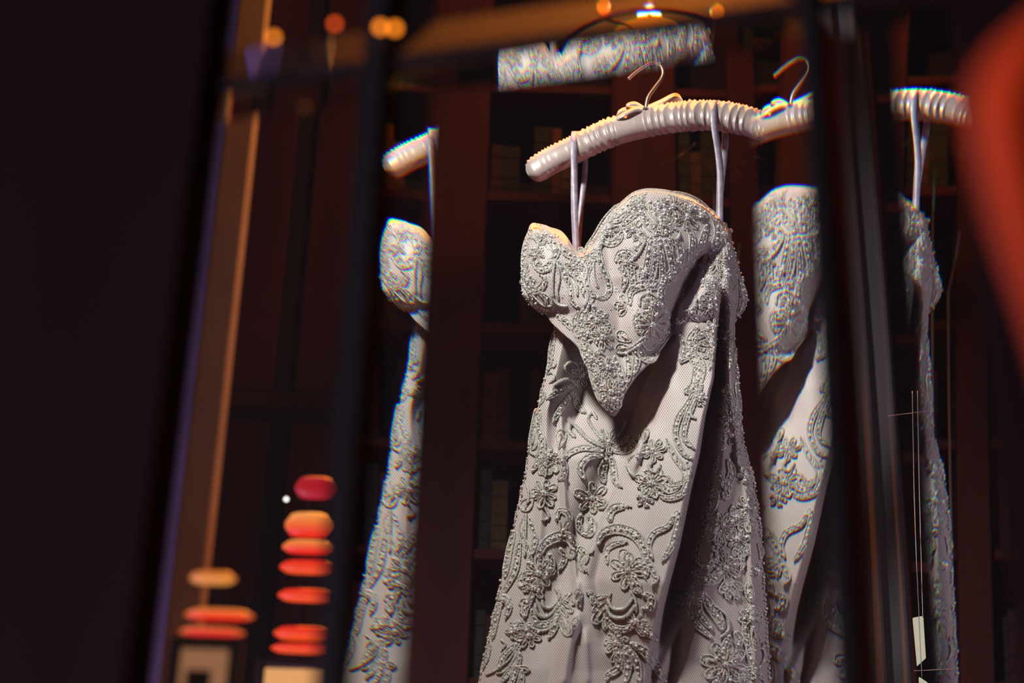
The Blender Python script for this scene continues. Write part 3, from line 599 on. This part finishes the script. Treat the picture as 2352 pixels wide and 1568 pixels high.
def place(items, D, parent):
    for it in items:
        m = Motif(D)
        k = it[0]
        if k == 'c': m.cord(it[1], it[2])
        elif k == 'b': m.band(it[1], it[2])
        elif k == 'p': m.petal(*it[1:])
        elif k == 'f': m.flower(*it[1:])
        else: m.spray(*it[1:])
        m.build(NM[k], parent)
place(BOD, bodD, bodice)
place(SK, skD, skirt)
# small curls between the larger motifs of the bodice
cen = []
for it in BOD:
    if isinstance(it[1], list): cen += [q for q in it[1]]
    else: cen.append((it[1], it[2]))
fl = []
for k in range(900):
    x, y = random.uniform(1215, 1690), random.uniform(450, 930)
    T = np.array(TOP); ty = np.interp(x, T[:, 0], T[:, 1]); by = np.interp(x, [p[0] for p in BOT], [p[1] for p in BOT])
    if y < ty + 16 or y > by - 12 or x < tb(BL, y) + 12 or x > tb(BR, y) - 12: continue
    if min((x - a) ** 2 + (y - b) ** 2 for a, b in cen) < 19 ** 2: continue
    if 1385 < x < 1440 and 560 < y < 800: continue
    if 1590 < x < 1640 and 500 < y < 560: continue
    cen.append((x, y)); a = random.uniform(0, 6.28); r = random.uniform(8, 12)
    fl.append(('b', [(x + r * math.cos(a + t), y + r * math.sin(a + t)) for t in (0, 1.1, 2.2, 3.3)], 10) if random.random() < .6 else ('f', x, y, r + 3, 5))
place(fl, bodD, bodice)
cen = []
for it in SK:
    if isinstance(it[1], list): cen += [q for q in it[1]]
    else: cen.append((it[1], it[2]))
fl = []
for k in range(1400):
    x, y = random.uniform(1105, 1775), random.uniform(780, 1560); L, R_2 = tb(SKL, y), tb(SKR, y)
    if not (L + 10 < x < L + 62 or max(tb(PD, y), R_2 - 90) < x < R_2 - 10): continue
    if min((x - a) ** 2 + (y - b) ** 2 for a, b in cen) < 25 ** 2: continue
    cen.append((x, y)); a = random.uniform(1.2, 2.0); r = random.uniform(12, 20)
    fl.append(('b', [(x + r * math.cos(a) * t + 5 * math.sin(3 * t), y + r * math.sin(a) * t) for t in (-1, -.3, .4, 1)], 9) if random.random() < .75 else ('f', x, y, 13, 5))
place(fl, skD, skirt)
# loose beads along the silhouettes
for T, D, y0, y1, sg in ((SKL, skD, 770, 1568, 1), (SKR, skD, 780, 1568, -1), (BL, bodD, 530, 735, 1), (BR, bodD, 560, 735, -1)):
    y = y0
    while y < y1:
        x = tb(T, y) + sg * random.uniform(-1, 4); BEADS.append((x, y, max(4, float(D(x + sg * 4, y))), random.uniform(1.8, 3.2), random.choice((0, 1, 1))))
        y += random.uniform(6, 15)
tp = resamp(TOP, 90)
for x, y in tp: BEADS.append((x + random.uniform(-1, 1), y + random.uniform(1, 6), float(bodD(x, y + 5)) + 3, random.uniform(1.5, 2.6), random.choice((0, 1, 1))))
# dense small chips over the heavily beaded cups
for k in range(1500):
    x, y = random.uniform(1205, 1680), random.uniform(445, 760)
    T = np.array(TOP); ty = np.interp(x, T[:, 0], T[:, 1])
    if y < ty + 6 or x < tb(BL, y) + 3 or x > tb(BR, y) - 3: continue
    if abs(math.sin(x * .045 + 2 * math.sin(y * .03)) + math.cos(y * .06 + x * .02)) < .75: continue
    BEADS.append((x, y, float(bodD(x, y)) + 1.5, random.uniform(.9, 1.7), 1))
ico = bmesh.new(); bmesh.ops.create_icosphere(ico, subdivisions=1, radius=1); icoV = np.array([v.co[:] for v in ico.verts]); icoF = [tuple(v.index for v in f.verts) for f in ico.faces]; ico.free()
ico = bmesh.new(); bmesh.ops.create_icosphere(ico, subdivisions=2, radius=1); ic2V = np.array([v.co[:] for v in ico.verts]); ic2F = [tuple(v.index for v in f.verts) for f in ico.faces]; ico.free()
octV = np.array([(1, 0, 0), (-1, 0, 0), (0, 1, 0), (0, -1, 0), (0, 0, .7), (0, 0, -.7)], float); octF = [(0, 2, 4), (2, 1, 4), (1, 3, 4), (3, 0, 4), (2, 0, 5), (1, 2, 5), (3, 1, 5), (0, 3, 5)]
def beads(kind, bv, bf, name, m, smooth, scale=1.):
    B = np.array([b[:4] for b in BEADS if b[4] == kind]); C = npY(B[:, :3]); V = []; F = []; n = 0
    for c, r in zip(C, B[:, 3]):
        rot = np.array(Matrix.Rotation(random.uniform(0, 6.28), 3, Vector((random.gauss(0, 1), random.gauss(0, 1), random.gauss(0, 1))).normalized())) if kind == 1 else np.eye(3)
        V.append(c + (bv @ rot.T) * (r * SPX * scale)); F += [tuple(i + n for i in f) for f in bf]; n += len(bv)
    o = mesh(name, np.concatenate(V), F, m, dress, smooth=smooth); o['kind'] = 'stuff'; return o
tag(beads(0, ic2V, ic2F, 'pearl_beading', M_pearl, True), 'tiny blush pearls sewn over the lace')
tag(beads(1, icoV, icoF, 'crystal_beading', M_seq, True, 1.35), 'faceted silver crystals sewn over the lace')

# ------------------------------------------------------------------ hanger
hanger = empty('clothes_hanger', tuple(onY(1485, 275, 20)))
tag(hanger, 'padded ivory satin clothes hanger with gathered cover and copper hook', 'hanger')
HC = spline([(1214, 405), (1240, 388), (1270, 370), (1320, 346), (1400, 308), (1485, 284), (1560, 271), (1640, 268), (1720, 282), (1790, 308), (1850, 340), (1885, 362)], 2.0)
n = len(HC); tgn = np.gradient(HC, axis=0); tgn /= np.linalg.norm(tgn, axis=1)[:, None]; nrm = np.stack([tgn[:, 1], -tgn[:, 0]], 1)
acc = np.r_[0, np.cumsum(np.linalg.norm(np.diff(HC, axis=0), axis=1))]; K = 40
V = []; 
rnd = np.random.RandomState(3); jit = np.interp(acc, np.linspace(0, acc[-1], 46), rnd.uniform(-8, 8, 46)); gj = np.interp(acc, np.linspace(0, acc[-1], 40), rnd.uniform(.35, 1.45, 40))
for i in range(n):
    x, y = HC[i]; R0 = np.interp(x, [1214, 1240, 1400, 1560, 1700, 1885], [27, 31, 33, 35, 35, 30])
    e = min(acc[i], acc[-1] - acc[i]); R0 *= min(1, math.sqrt(max(0.02, 1 - (1 - min(e / 22, 1)) ** 2)))
    gath = 1.0 if (1340 < x < 1415 or 1480 < x < 1625 or 1660 < x < 1700) else (.14 if x < 1340 else .25)
    if 1415 < x < 1480: gath = .05
    if 1700 < x: gath = .7
    for k in range(K):
        a = 2 * math.pi * k / K           # 0 = up (px normal), pi/2 = towards viewer
        ph = (acc[i] + jit[i] + 16 * math.sin(a)) * (2 * math.pi / 17.0)
        rid = (1 - abs(math.sin(ph / 2))) ** 1.5 * 2 - .6
        front = max(0, math.sin(a)) ** .6
        topg = math.exp(-((a if a < math.pi else a - 2 * math.pi) / .38) ** 2) * math.sin(acc[i] * .72 + 2 * math.sin(acc[i] * .1)) * 1.9
        r = R0 + 3.4 * gath * gj[i] * rid * (0.35 + .65 * front) * min(1, e / 30) + topg * min(1, e / 10) + topg * 0
        P_ = HC[i] + nrm[i] * r * math.cos(a)
        V.append((P_[0], P_[1], 20 + r * math.sin(a)))
F = [(i * K + k, i * K + (k + 1) % K, (i + 1) * K + (k + 1) % K, (i + 1) * K + k) for i in range(n - 1) for k in range(K)]
F += [tuple(range(K)), tuple((n - 1) * K + k for k in range(K))[::-1]]
mesh('padded_bar', npY(V), F, M_satin, hanger)
q = MB()
hk = spline([(1484, 262), (1486, 240), (1491, 224), (1506, 203), (1520, 184), (1524, 168), (1517, 153), (1502, 147), (1484, 154), (1465, 167), (1444, 185)], 4)
q.tube([onY(x, y, 20) for x, y in hk], 4.3 * SPX * 1.05, 10); q.build('hook', M_hook, hanger, True)
# gathered satin bow at the foot of the hook
def loop_mesh(name, pts, wv, mt, parent):   # folded ribbon strip: pts (x,y,h), width vector
    c = spline(pts, 3); V = []
    for x, y, h in c: V += [(x - wv[0], y - wv[1], h - wv[2]), (x + wv[0], y + wv[1], h + wv[2])]
    Fv = [(2 * i, 2 * i + 1, 2 * i + 3, 2 * i + 2) for i in range(len(c) - 1)]
    o = mesh(name, npY(V), Fv, mt, parent); m = o.modifiers.new('t', 'SOLIDIFY'); m.thickness = .0016; return o
bow = empty('bow', tuple(onY(1470, 250, 20))); bow.parent = hanger; bow.matrix_parent_inverse = hanger.matrix_basis.inverted()
loop_mesh('bow_loop', [(1484, 256, 30), (1462, 252, 44), (1438, 262, 48), (1420, 272, 38), (1418, 266, 26), (1436, 256, 14), (1484, 256, 16)], (2, -6, -9), M_satin, bow)
loop_mesh('bow_loop', [(1484, 254, 24), (1460, 240, 26), (1442, 243, 22), (1440, 249, 12), (1460, 252, 8), (1484, 256, 8)], (1, -4, -7), M_satin, bow)
loop_mesh('bow_loop', [(1484, 256, 0), (1520, 240, -12), (1548, 226, -18), (1562, 228, -22), (1572, 244, -20)], (2, 9, 4), M_satin, bow)
loop_mesh('bow_knot', [(1478, 264, 34), (1484, 250, 40), (1492, 258, 30), (1492, 264, 22)], (4, 3, -5), M_satin, bow)
# ribbon loops that carry the dress
def ribbon(name, pts, wd, lab):
    c = spline(pts, 4); n_ = len(c); V = []
    for i, (x, y, h) in enumerate(c):
        tw = .25 * math.sin(i * .07) ; V += [(x - wd / 2 * math.cos(tw), y, h + wd / 2 * math.sin(tw)), (x + wd / 2 * math.cos(tw), y, h - wd / 2 * math.sin(tw))]
    o = mesh(name, npY(V), [(2 * i, 2 * i + 1, 2 * i + 3, 2 * i + 2) for i in range(n_ - 1)], M_ribbon, dress); m = o.modifiers.new('t', 'SOLIDIFY'); m.thickness = .001
    o['label'] = lab; return o
ribbon('hanging_ribbon', [(1330, 372, 4), (1326, 322, -5), (1323, 305, 14), (1320, 314, 38), (1319, 345, 58), (1320, 380, 56), (1320, 420, 54), (1321, 500, 50), (1326, 600, 40)], 16, 'front strand of the left lavender hanging ribbon')
ribbon('hanging_ribbon', [(1330, 306, 12), (1342, 330, -14), (1345, 385, -8), (1339, 450, 10), (1332, 520, 24), (1328, 600, 34)], 13, 'back strand of the left hanging ribbon')
ribbon('hanging_ribbon', [(1652, 236, 12), (1643, 234, 26), (1640, 250, 52), (1640, 275, 62), (1643, 305, 60), (1650, 350, 55), (1655, 400, 50), (1654, 450, 44), (1653, 530, 38)], 16, 'front strand of the right lavender hanging ribbon')
ribbon('hanging_ribbon', [(1652, 236, 12), (1660, 250, -14), (1667, 310, -10), (1664, 360, 4), (1657, 420, 20), (1654, 470, 34), (1656, 530, 32)], 16, 'back strand of the right hanging ribbon')

# ------------------------------------------------------------------ bookcase behind
YB = 4.55
def wx(px, Y=YB, py=784): return at(px, py, Y).x
def wz(py, Y=YB, px=1400): return at(px, py, Y).z
case = empty('bookcase', (0.1, YB + .15, 0)); tag(case, 'tall dark mahogany bookcase filling the wall behind the dress', 'bookcase')
posts = [(935, 1105), (1412, 1560), (1690, 1760), (1980, 2050), (2330, 2420)]
for a, b in posts:
    q = MB(); q.box((wx(a), YB, 0), (wx(b), YB + .32, 4.6)); q.build('upright', M_maho, case, bevel=.004)
q = MB(); q.box((wx(1404), YB - .012, 0), (wx(1412), YB + .03, 4.6)); q.build('edge_moulding', M_maho, case, bevel=.003)
q = MB(); q.box((wx(935), YB + .32, 0), (wx(2420), YB + .34, 4.6)); q.build('back_panel', M_dark, case)
shz = [wz(p) for p in (1560, 1262, 1012, 742, 440, 190)]
bays = [(1105, 1404), (1560, 1690), (1760, 1980), (2050, 2330)]
for a, b in bays:
    for z in shz + [4.3, .1, .5, 1.0]:
        q = MB(); q.box((wx(a), YB + .02, z - .028), (wx(b), YB + .32, z)); q.build('shelf', M_maho, case, bevel=.002)
q = MB(); q.box((wx(925), YB - .05, 4.6), (wx(2430), YB + .36, 4.72)); q.build('cornice', M_maho, case, bevel=.01)
bookcols = [(.05, .010, .010), (.07, .03, .012), (.012, .012, .018), (.018, .02, .018), (.06, .035, .02), (.03, .008, .01)]
M_books = [noise_var(mat('book_cloth', c, .7, 0., Specular_IOR_Level=.1), 40, tuple(v * .8 for v in c), tuple(min(1, v * 1.2) for v in c)) for c in bookcols]
M_paper = mat('page_edges', (.12, .09, .06), .8)
def book(x, z, t, h, d, m, lab):
    root = empty('book', (x + t / 2, YB + .06, z)); tag(root, lab, 'book', 'dim books in the shadowed bookcase')
    q = MB(); q.box((x, YB + .06, z), (x + .003, YB + .06 + d, z + h)); q.box((x + t - .003, YB + .06, z), (x + t, YB + .06 + d, z + h)); q.box((x, YB + .054, z), (x + t, YB + .062, z + h))
    for f in (.18, .38, .78): q.box((x - .0005, YB + .051, z + h * f), (x + t + .0005, YB + .056, z + h * f + .006))
    q.build('cover', m, root)
    q = MB(); q.box((x + .003, YB + .064, z + .003), (x + t - .003, YB + .056 + d, z + h - .004)); q.build('pages', M_paper, root)
nb = 0
for bi, (a, b) in enumerate(bays[:3]):
    for zi, z in enumerate(shz[:5]):
        x = wx(a) + .01; xe = wx(b) - .02; top = shz[zi + 1] - .05 - z
        while x < xe - .03 and nb < 130:
            t = random.uniform(.022, .05); h = min(top, random.uniform(.17, .25))
            if x + t > xe: break
            if random.random() < .88:
                book(x, z + .0005, t, h, random.uniform(.14, .18), random.choice(M_books), 'dim upright book in the shadows of the bookcase'); nb += 1
            x += t + .002

# ------------------------------------------------------------------ left side of the room: pilaster, panelling, slatted lamp, frames
YP = 1.85
def vbox(name, p0, p1, Y0, Y1, m, parent, z0=0., z1=4.9, py=784, kind=None):
    q = MB(); q.box((at(p0, py, Y0).x, Y0, z0), (at(p1, py, Y0).x, Y1, z1)); o = q.build(name, m, parent, bevel=.003)
    if kind: o['kind'] = kind
    return o
# two-faced pilaster: left face turned to the added violet spot, right face to the added warm one
pil = empty('pilaster', (at(500, 784, YP).x, YP, 0)); tag(pil, 'blurred pale painted post left of the red wall panels', 'pilaster')
xa, xb, xc = at(395, 784, YP + .09).x, at(462, 784, YP).x, at(528, 784, YP + .07).x
def prism(name, pts, z0, z1, m, parent):
    n = len(pts); V = [(x, y, z0) for x, y in pts] + [(x, y, z1) for x, y in pts]
    F = [(i, (i + 1) % n, n + (i + 1) % n, n + i) for i in range(n)] + [tuple(range(n))[::-1], tuple(range(n, 2 * n))]
    o = mesh(name, V, F, m, parent, smooth=False); md = o.modifiers.new('b', 'BEVEL'); md.width = .004; md.segments = 2; return o
prism('shaft', [(xa, YP + .09), (xb, YP), (xc, YP + .07), (xc, YP + .12), (xa, YP + .12)], .2, 2.32, M_col_cool, pil)
prism('base', [(xa - .02, YP + .08), (xb, YP - .03), (xc + .02, YP + .06), (xc + .02, YP + .14), (xa - .02, YP + .14)], 0, .2, M_col_cool, pil)
prism('capital', [(xa - .02, YP + .08), (xb, YP - .03), (xc + .02, YP + .06), (xc + .02, YP + .14), (xa - .02, YP + .14)], 2.32, 2.4, M_col_cool, pil)
# panelled wall between pilaster and bookcase
YW = 4.7
q = MB(); q.box((at(300, 784, YW).x, YW, 0), (wx(935), YW + .08, 4.85)); wl = tag(q.build('wall_panelled', M_dark), kind='structure')
for a, b in ((535, 640), (690, 795), (815, 925)):
    q = MB(); q.box((at(a, 784, YW).x, YW - .03, wz(935, YW)), (at(b, 784, YW).x, YW, 4.7)); q.build('panel', M_maho, wl, bevel=.006)
    q = MB(); q.box((at(a, 784, YW).x, YW - .03, .3), (at(b, 784, YW).x, YW, wz(1000, YW))); q.build('panel', M_maho, wl, bevel=.006)
q = MB(); q.box((at(500, 784, YW).x, YW - .06, wz(980, YW)), (at(925, 784, YW).x, YW, wz(950, YW))); q.build('dado_rail', M_maho, wl, bevel=.004)

def hot(name, c1, c2, s):
    m = emit(name, c1, s); nt = m.node_tree; b = nt.nodes['Principled BSDF']
    tc = nt.nodes.new('ShaderNodeTexCoord'); sx = nt.nodes.new('ShaderNodeSeparateXYZ'); nt.links.new(tc.outputs['Generated'], sx.inputs[0])
    r = nt.nodes.new('ShaderNodeValToRGB'); r.color_ramp.elements[0].color = (*c2, 1); r.color_ramp.elements[1].color = (*c1, 1); r.color_ramp.elements[0].position = .1; r.color_ramp.elements[1].position = .8
    nt.links.new(sx.outputs[2], r.inputs[0]); nt.links.new(r.outputs[0], b.inputs['Emission Color']); return m
E_red = hot('red_glow', (.85, .006, .003), (1., .08, .006), .95)
E_or = hot('orange_glow', (1., .34, .07), (.95, .02, .004), .95)
E_am = hot('amber_glow', (.75, .16, .02), (1., .34, .06), .8)
E_dr = emit('deep_red_glow', (.42, .004, .012), 1.)
YS = 2.15
def slat(p0, p1, y0, y1, m, parent, Y=YS, tilt=0.0):
    # rounded glass louvre: half-ellipse section, extruded along x
    a, b = at(p0, y1, Y), at(p1, y1, Y); zt = at((p0 + p1) / 2, y0, Y).z; zb = at((p0 + p1) / 2, y1, Y).z
    V = []; K = 9
    xs = np.linspace(a.x, b.x, 9)
    for i, x in enumerate(xs):
        u = abs(i / 4 - 1); s = math.sqrt(max(.04, 1 - u ** 4))
        for k in range(K):
            q = math.pi * k / (K - 1); V.append((x, Y - .012 * math.sin(q) * s, (zt + zb) / 2 + (zt - zb) / 2 * math.cos(q) * s))
    F = [(i * K + k, i * K + k + 1, (i + 1) * K + k + 1, (i + 1) * K + k) for i in range(8) for k in range(K - 1)]
    F += [tuple(range(K)), tuple(8 * K + k for k in range(K))] + [(i * K, (i + 1) * K, (i + 1) * K + K - 1, i * K + K - 1) for i in range(8)]
    return mesh('slat', V, F, m, parent, smooth=True)
lamp = empty('slatted_lamp', tuple(at(705, 1500, YS))); tag(lamp, 'tall lamp of stacked glowing red and orange glass slats', 'lamp')
slat(678, 770, 1098, 1150, E_dr, lamp)
for (p0, p1, y0, y1, m) in ((655, 762, 1180, 1238, E_or), (650, 766, 1244, 1276, E_or), (644, 770, 1290, 1322, E_red), (640, 772, 1356, 1386, E_red), (630, 768, 1442, 1474, E_red), (624, 768, 1482, 1504, E_red)):
    slat(p0, p1, y0, y1, m, lamp)
c = at(705, 1300, YS + .02); q = MB(); q.tube([(c.x, YS + .02, .95), (c.x, YS + .02, at(700, 1090, YS).z)], .006, 10); q.build('stem', M_dark, lamp)
lamp2 = empty('amber_lamp', tuple(at(490, 1470, YS))); tag(lamp2, 'smaller lamp with three glowing amber slats left of the red slatted lamp', 'lamp')
slat(438, 545, 1318, 1346, E_am, lamp2, YS - .45); slat(428, 585, 1406, 1428, E_or, lamp2, YS - .45); slat(416, 565, 1450, 1463, E_or, lamp2, YS - .45)
c = at(505, 1400, YS - .435); q = MB(); q.tube([(c.x, YS - .435, .95), (c.x, YS - .435, at(490, 1310, YS - .45).z)], .004, 10); q.build('stem', M_dark, lamp2)
# mantel they stand on, framed pictures below
def frame(p0, p1, y0, Y, lab, m_in, wd=.010):
    a, b = at(p0, y0, Y), at(p1, y0, Y); z1 = a.z; z0 = .95 + wd
    root = empty('picture_frame', ((a.x + b.x) / 2, Y, z0)); tag(root, lab, 'picture')
    for (x0, x1, zz0, zz1) in ((a.x - wd, a.x, z0 - wd, z1 + wd), (b.x, b.x + wd, z0 - wd, z1 + wd), (a.x, b.x, z1, z1 + wd), (a.x, b.x, z0 - wd, z0)):
        q = MB(); q.box((x0, Y - .008, zz0), (x1, Y + .007, zz1)); q.build('frame_bar', M_black, root, bevel=.003)
    q = MB(); q.box((a.x, Y, z0), (b.x, Y + .006, z1)); q.build('backlit_sheet', m_in, root)
    return root
E_c1 = emit('backlit_cream', (.55, .24, .11), .55); E_c2 = emit('backlit_warm_cream', (1.0, .46, .17), .85)
fr1 = frame(422, 532, 1492, YS - .55, 'dark framed backlit cream picture below the amber lamp', E_c1)
fr2 = frame(612, 752, 1536, YS - .05, 'dark framed backlit orange-cream picture below the red slatted lamp', E_c2)
q = MB(); a, b = at(428, 1560, YS - .56), at(486, 1538, YS - .56); q.box((a.x, YS - .556, a.z - .1), (b.x, YS - .5505, b.z)); q.build('dark_inset', M_black, fr1)
q = MB(); q.box((at(300, 784, 2.1).x, 1.56, .82), (at(800, 784, 2.1).x, 1.79, .95)); q.box((xc + .03, 1.79, .82), (at(800, 784, 2.1).x, 2.3, .95)); cab = empty('console_table', (at(600, 784, 2.).x, 1.9, 0)); tag(cab, 'dark console table under the slatted lamps and frames', 'table'); q.build('tabletop', M_dark, cab, bevel=.004)
for x_ in (at(300, 784, 2.1).x + .03, at(800, 784, 2.1).x - .03):
    for y_ in ((1.59, 1.76) if x_ < xb else (1.59, 2.27)):
        q = MB(); q.box((x_ - .02, y_ - .02, 0), (x_ + .02, y_ + .02, .82)); q.build('leg', M_dark, cab, bevel=.003)
# tiny bright lamp
b_ = at(660, 1149, 2.13); bm = bmesh.new(); bmesh.ops.create_icosphere(bm, subdivisions=3, radius=.0022); me = bpy.data.meshes.new('pilot_light'); bm.to_mesh(me); bm.free(); me.materials.append(emit('white_glow', (1, .95, .9), 30))
o = lnk(bpy.data.objects.new('pilot_light', me)); o.location = b_; tag(o, 'tiny white pilot light beside the deep red slat', 'light')

# ------------------------------------------------------------------ warm chandelier above and behind the dress
cl = Vector((.205, 3.62, 4.05))
ch = empty('chandelier', (cl.x, cl.y, cl.z)); tag(ch, 'brass chandelier with warm bulbs above the dress', 'chandelier')
q = MB(); R_ = .24
q.tube([(cl.x + R_ * math.cos(t), cl.y + R_ * math.sin(t), cl.z) for t in np.linspace(0, 2 * math.pi, 33)], .008, 8); q.build('ring', M_brass, ch, True)
q = MB(); q.tube([(cl.x, cl.y, cl.z + .12), (cl.x, cl.y, RH)], .006, 8); q.build('stem', M_brass, ch, True)
q = MB(); K = 20; V = []; F = []
for i in range(8):
    t = math.pi / 2 * i / 7
    for k in range(K): V.append((cl.x + 0.10 * math.cos(t) * math.cos(k * math.pi / 10), cl.y + 0.10 * math.cos(t) * math.sin(k * math.pi / 10), cl.z + .13 - .07 * math.sin(t)))
F = [(i * K + k, i * K + (k + 1) % K, (i + 1) * K + (k + 1) % K, (i + 1) * K + k) for i in range(7) for k in range(K)]
q.add(V, F); q.build('glass_bowl', emit('amber_glass_glow', (1., .22, .006), 1.0), ch, True)
M_bulb = emit('warm_bulb', (1., .20, .01), 1.2)
for k in range(5):
    t = 2 * math.pi * k / 5 + .4; p = (cl.x + R_ * math.cos(t), cl.y + R_ * math.sin(t), cl.z + .03)
    q = MB(); q.tube([(cl.x, cl.y, cl.z + .12), (cl.x + R_ * .5 * math.cos(t), cl.y + R_ * .5 * math.sin(t), cl.z + .09), (p[0], p[1], cl.z)], .005, 6); q.build('arm', M_brass, ch, True)
    q = MB(); q.tube([(p[0], p[1], p[2] + h) for h in (0, .012, .03, .05, .065)], [.008, .016, .018, .012, .002], 10); q.build('bulb', M_bulb, ch, True)
sp = bpy.data.lights.new('chandelier_downlight', 'SPOT'); sp.energy = 1000; sp.color = (1., .25, .02); sp.spot_size = math.radians(62); sp.spot_blend = .6; sp.shadow_soft_size = .03
so = bpy.data.objects.new('chandelier_downlight', sp); COL.objects.link(so); so.location = (cl.x, cl.y, cl.z - .05); so.rotation_euler = (Vector((.2, 3.12, 2.3)) - Vector(so.location)).to_track_quat('-Z', 'Y').to_euler()
point('chandelier_glow', (cl.x, cl.y, cl.z + .24), 38.0, (1., .36, .07), .03)

# ------------------------------------------------------------------ right side: wires, pale strip, purple curtain, glowing curve
def wires(name, lines, Y, lab, cat, r=.0016, m=M_wire, foot=None):
    root = empty(name, tuple(at(lines[0][0][0], lines[0][0][1], Y))); tag(root, lab, cat)
    if foot:
        a = at(foot[0], foot[1], Y); q = MB(); q.tube([(a.x, Y, 0), (a.x + .01, Y, a.z * .6), (a.x, Y, a.z)], r * 1.5, 6); q.build('stem', m, root, True)
    for L in lines:
        q = MB(); q.tube([at(x, y, Y + dz) for x, y, dz in spline([(a, b, .02 * math.sin(i * 2.1)) for i, (a, b) in enumerate(L)], 12)], r, 6); q.build('branch', m, root, True)
    return root
wires('wire_branches', [[(1594, 352), (1622, 372), (1636, 390), (1640, 430), (1642, 520)], [(1660, 392), (1700, 376), (1742, 362), (1770, 384)], [(1690, 390), (1720, 408)]], 4.1, 'thin dark wire branches behind the right hanging ribbon', 'branch', foot=(1642, 520))
wires('wire_branches', [[(1600, 330), (1560, 362), (1520, 380)], [(1700, 560), (1690, 640), (1680, 700)]], 4.2, 'faint wire branches just behind the dress neckline', 'branch', foot=(1680, 700))
wires('metal_frame_lines', [[(2040, 958), (2120, 948), (2230, 940)], [(2096, 900), (2100, 1120), (2106, 1300), (2118, 1560)], [(2108, 900), (2112, 1120), (2120, 1420)], [(2100, 1542), (2180, 1538), (2300, 1530)]], 3.4, 'thin metal frame lines of a glazed case at lower right', 'frame', .0007)
# pale vertical strip (lit bevel of the case beyond)
p = [at(2098, 1420, 3.4), at(2121, 1416, 3.4), at(2127, 1512, 3.4), at(2108, 1529, 3.4)]
def slab(name, pts, th, m, parent=None):
    n = len(pts); V = [tuple(v) for v in pts] + [(v[0], v[1] + th, v[2]) for v in pts]
    return mesh(name, V, [tuple(range(n))[::-1], tuple(range(n, 2 * n))] + [(i, (i + 1) % n, n + (i + 1) % n, n + i) for i in range(n)], m, parent, smooth=False)
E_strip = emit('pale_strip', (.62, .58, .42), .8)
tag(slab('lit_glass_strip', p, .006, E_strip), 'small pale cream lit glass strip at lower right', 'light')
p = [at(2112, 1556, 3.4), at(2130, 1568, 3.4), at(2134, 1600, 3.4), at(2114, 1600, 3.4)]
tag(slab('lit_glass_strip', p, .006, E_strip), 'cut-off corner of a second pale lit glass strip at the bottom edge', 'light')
# curtain with folds
V = []; F = []; YC = 3.75; nn_ = 60
for i in range(nn_):
    for j, z in enumerate(np.linspace(.02, 4.85, 30)):
        px = 1940 + 105 * i / (nn_ - 1); x = at(px, 784, YC).x; V.append((x, YC + .012 * math.sin(i * .22 + .4 * math.sin(j * .3)) + .01 * math.sin(j * .7), z))
F = [(i * 30 + j, (i + 1) * 30 + j, (i + 1) * 30 + j + 1, i * 30 + j + 1) for i in range(nn_ - 1) for j in range(29)]
M_curt = noise_var(mat('plum_velvet', (.12, .05, .09), .8, 0., Sheen_Weight=.3), 5, (.010, .004, .008), (.016, .006, .012))
o = mesh('curtain', V, F, M_curt); o.modifiers.new('t', 'SOLIDIFY').thickness = .006; tag(o, 'narrow dim plum curtain hanging to the right of the dress', 'curtain')
# curved orange shape, brightness put in as emission, near and out of focus
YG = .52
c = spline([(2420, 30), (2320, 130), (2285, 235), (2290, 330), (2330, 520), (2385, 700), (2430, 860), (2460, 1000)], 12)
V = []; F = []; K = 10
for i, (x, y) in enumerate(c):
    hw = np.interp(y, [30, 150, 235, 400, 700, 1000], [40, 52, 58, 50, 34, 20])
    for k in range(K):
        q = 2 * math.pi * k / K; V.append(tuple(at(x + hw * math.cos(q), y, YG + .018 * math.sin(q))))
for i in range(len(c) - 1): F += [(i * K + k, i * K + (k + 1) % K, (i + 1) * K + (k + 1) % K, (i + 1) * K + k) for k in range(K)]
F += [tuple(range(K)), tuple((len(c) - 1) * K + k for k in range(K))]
tag(mesh('orange_glow_curve', V, F, emit('orange_curve_glow', (.36, .022, .002), 1.0)), 'glowing red-orange curved shape at the right edge', 'lamp')

# small amber bulbs wired to the glazing bars
M_fairy = emit('fairy_bulb_glow', (1., .25, .012), 3.2); M_fairy2 = emit('fairy_bulb_glow_orange', (1., .10, .01), 3.0)
for px, py, r, m, lb in ((905, 124, .0030, M_fairy, 'left amber fairy bulb of the touching pair above the glazing bar crossing'), (938, 127, .0030, M_fairy, 'right amber fairy bulb of the touching pair above the glazing bar crossing'), (802, 116, .0022, M_fairy2, 'lone orange fairy bulb left of the amber pair'), (1780, -2, .0032, M_fairy, 'amber fairy bulb at the top edge above the hanger end'), (664, 146, .0026, M_fairy, 'amber fairy bulb beside the blurred pale post')):
    u_, v_ = dl(px, py); p0 = O + Hh * u_ + Vector((0, 0, v_)); p1 = p0 + Nn * .03; pb = O + Hh * u_ + Vector((0, 0, vB)) + Nn * .012
    root = empty('fairy_bulb', tuple(p1)); tag(root, lb, 'light', 'fairy bulbs wired to the glazing bars')
    bm = bmesh.new(); bmesh.ops.create_icosphere(bm, subdivisions=2, radius=r); me = bpy.data.meshes.new('bulb'); bm.to_mesh(me); bm.free(); me.materials.append(m)
    o = bpy.data.objects.new('bulb', me); COL.objects.link(o); o.parent = root
    q = MB(); q.tube([tuple(p1), tuple((p1 + pb) / 2 + Nn * .006), tuple(pb)], .0004, 5); q.build('wire', M_wire, root)
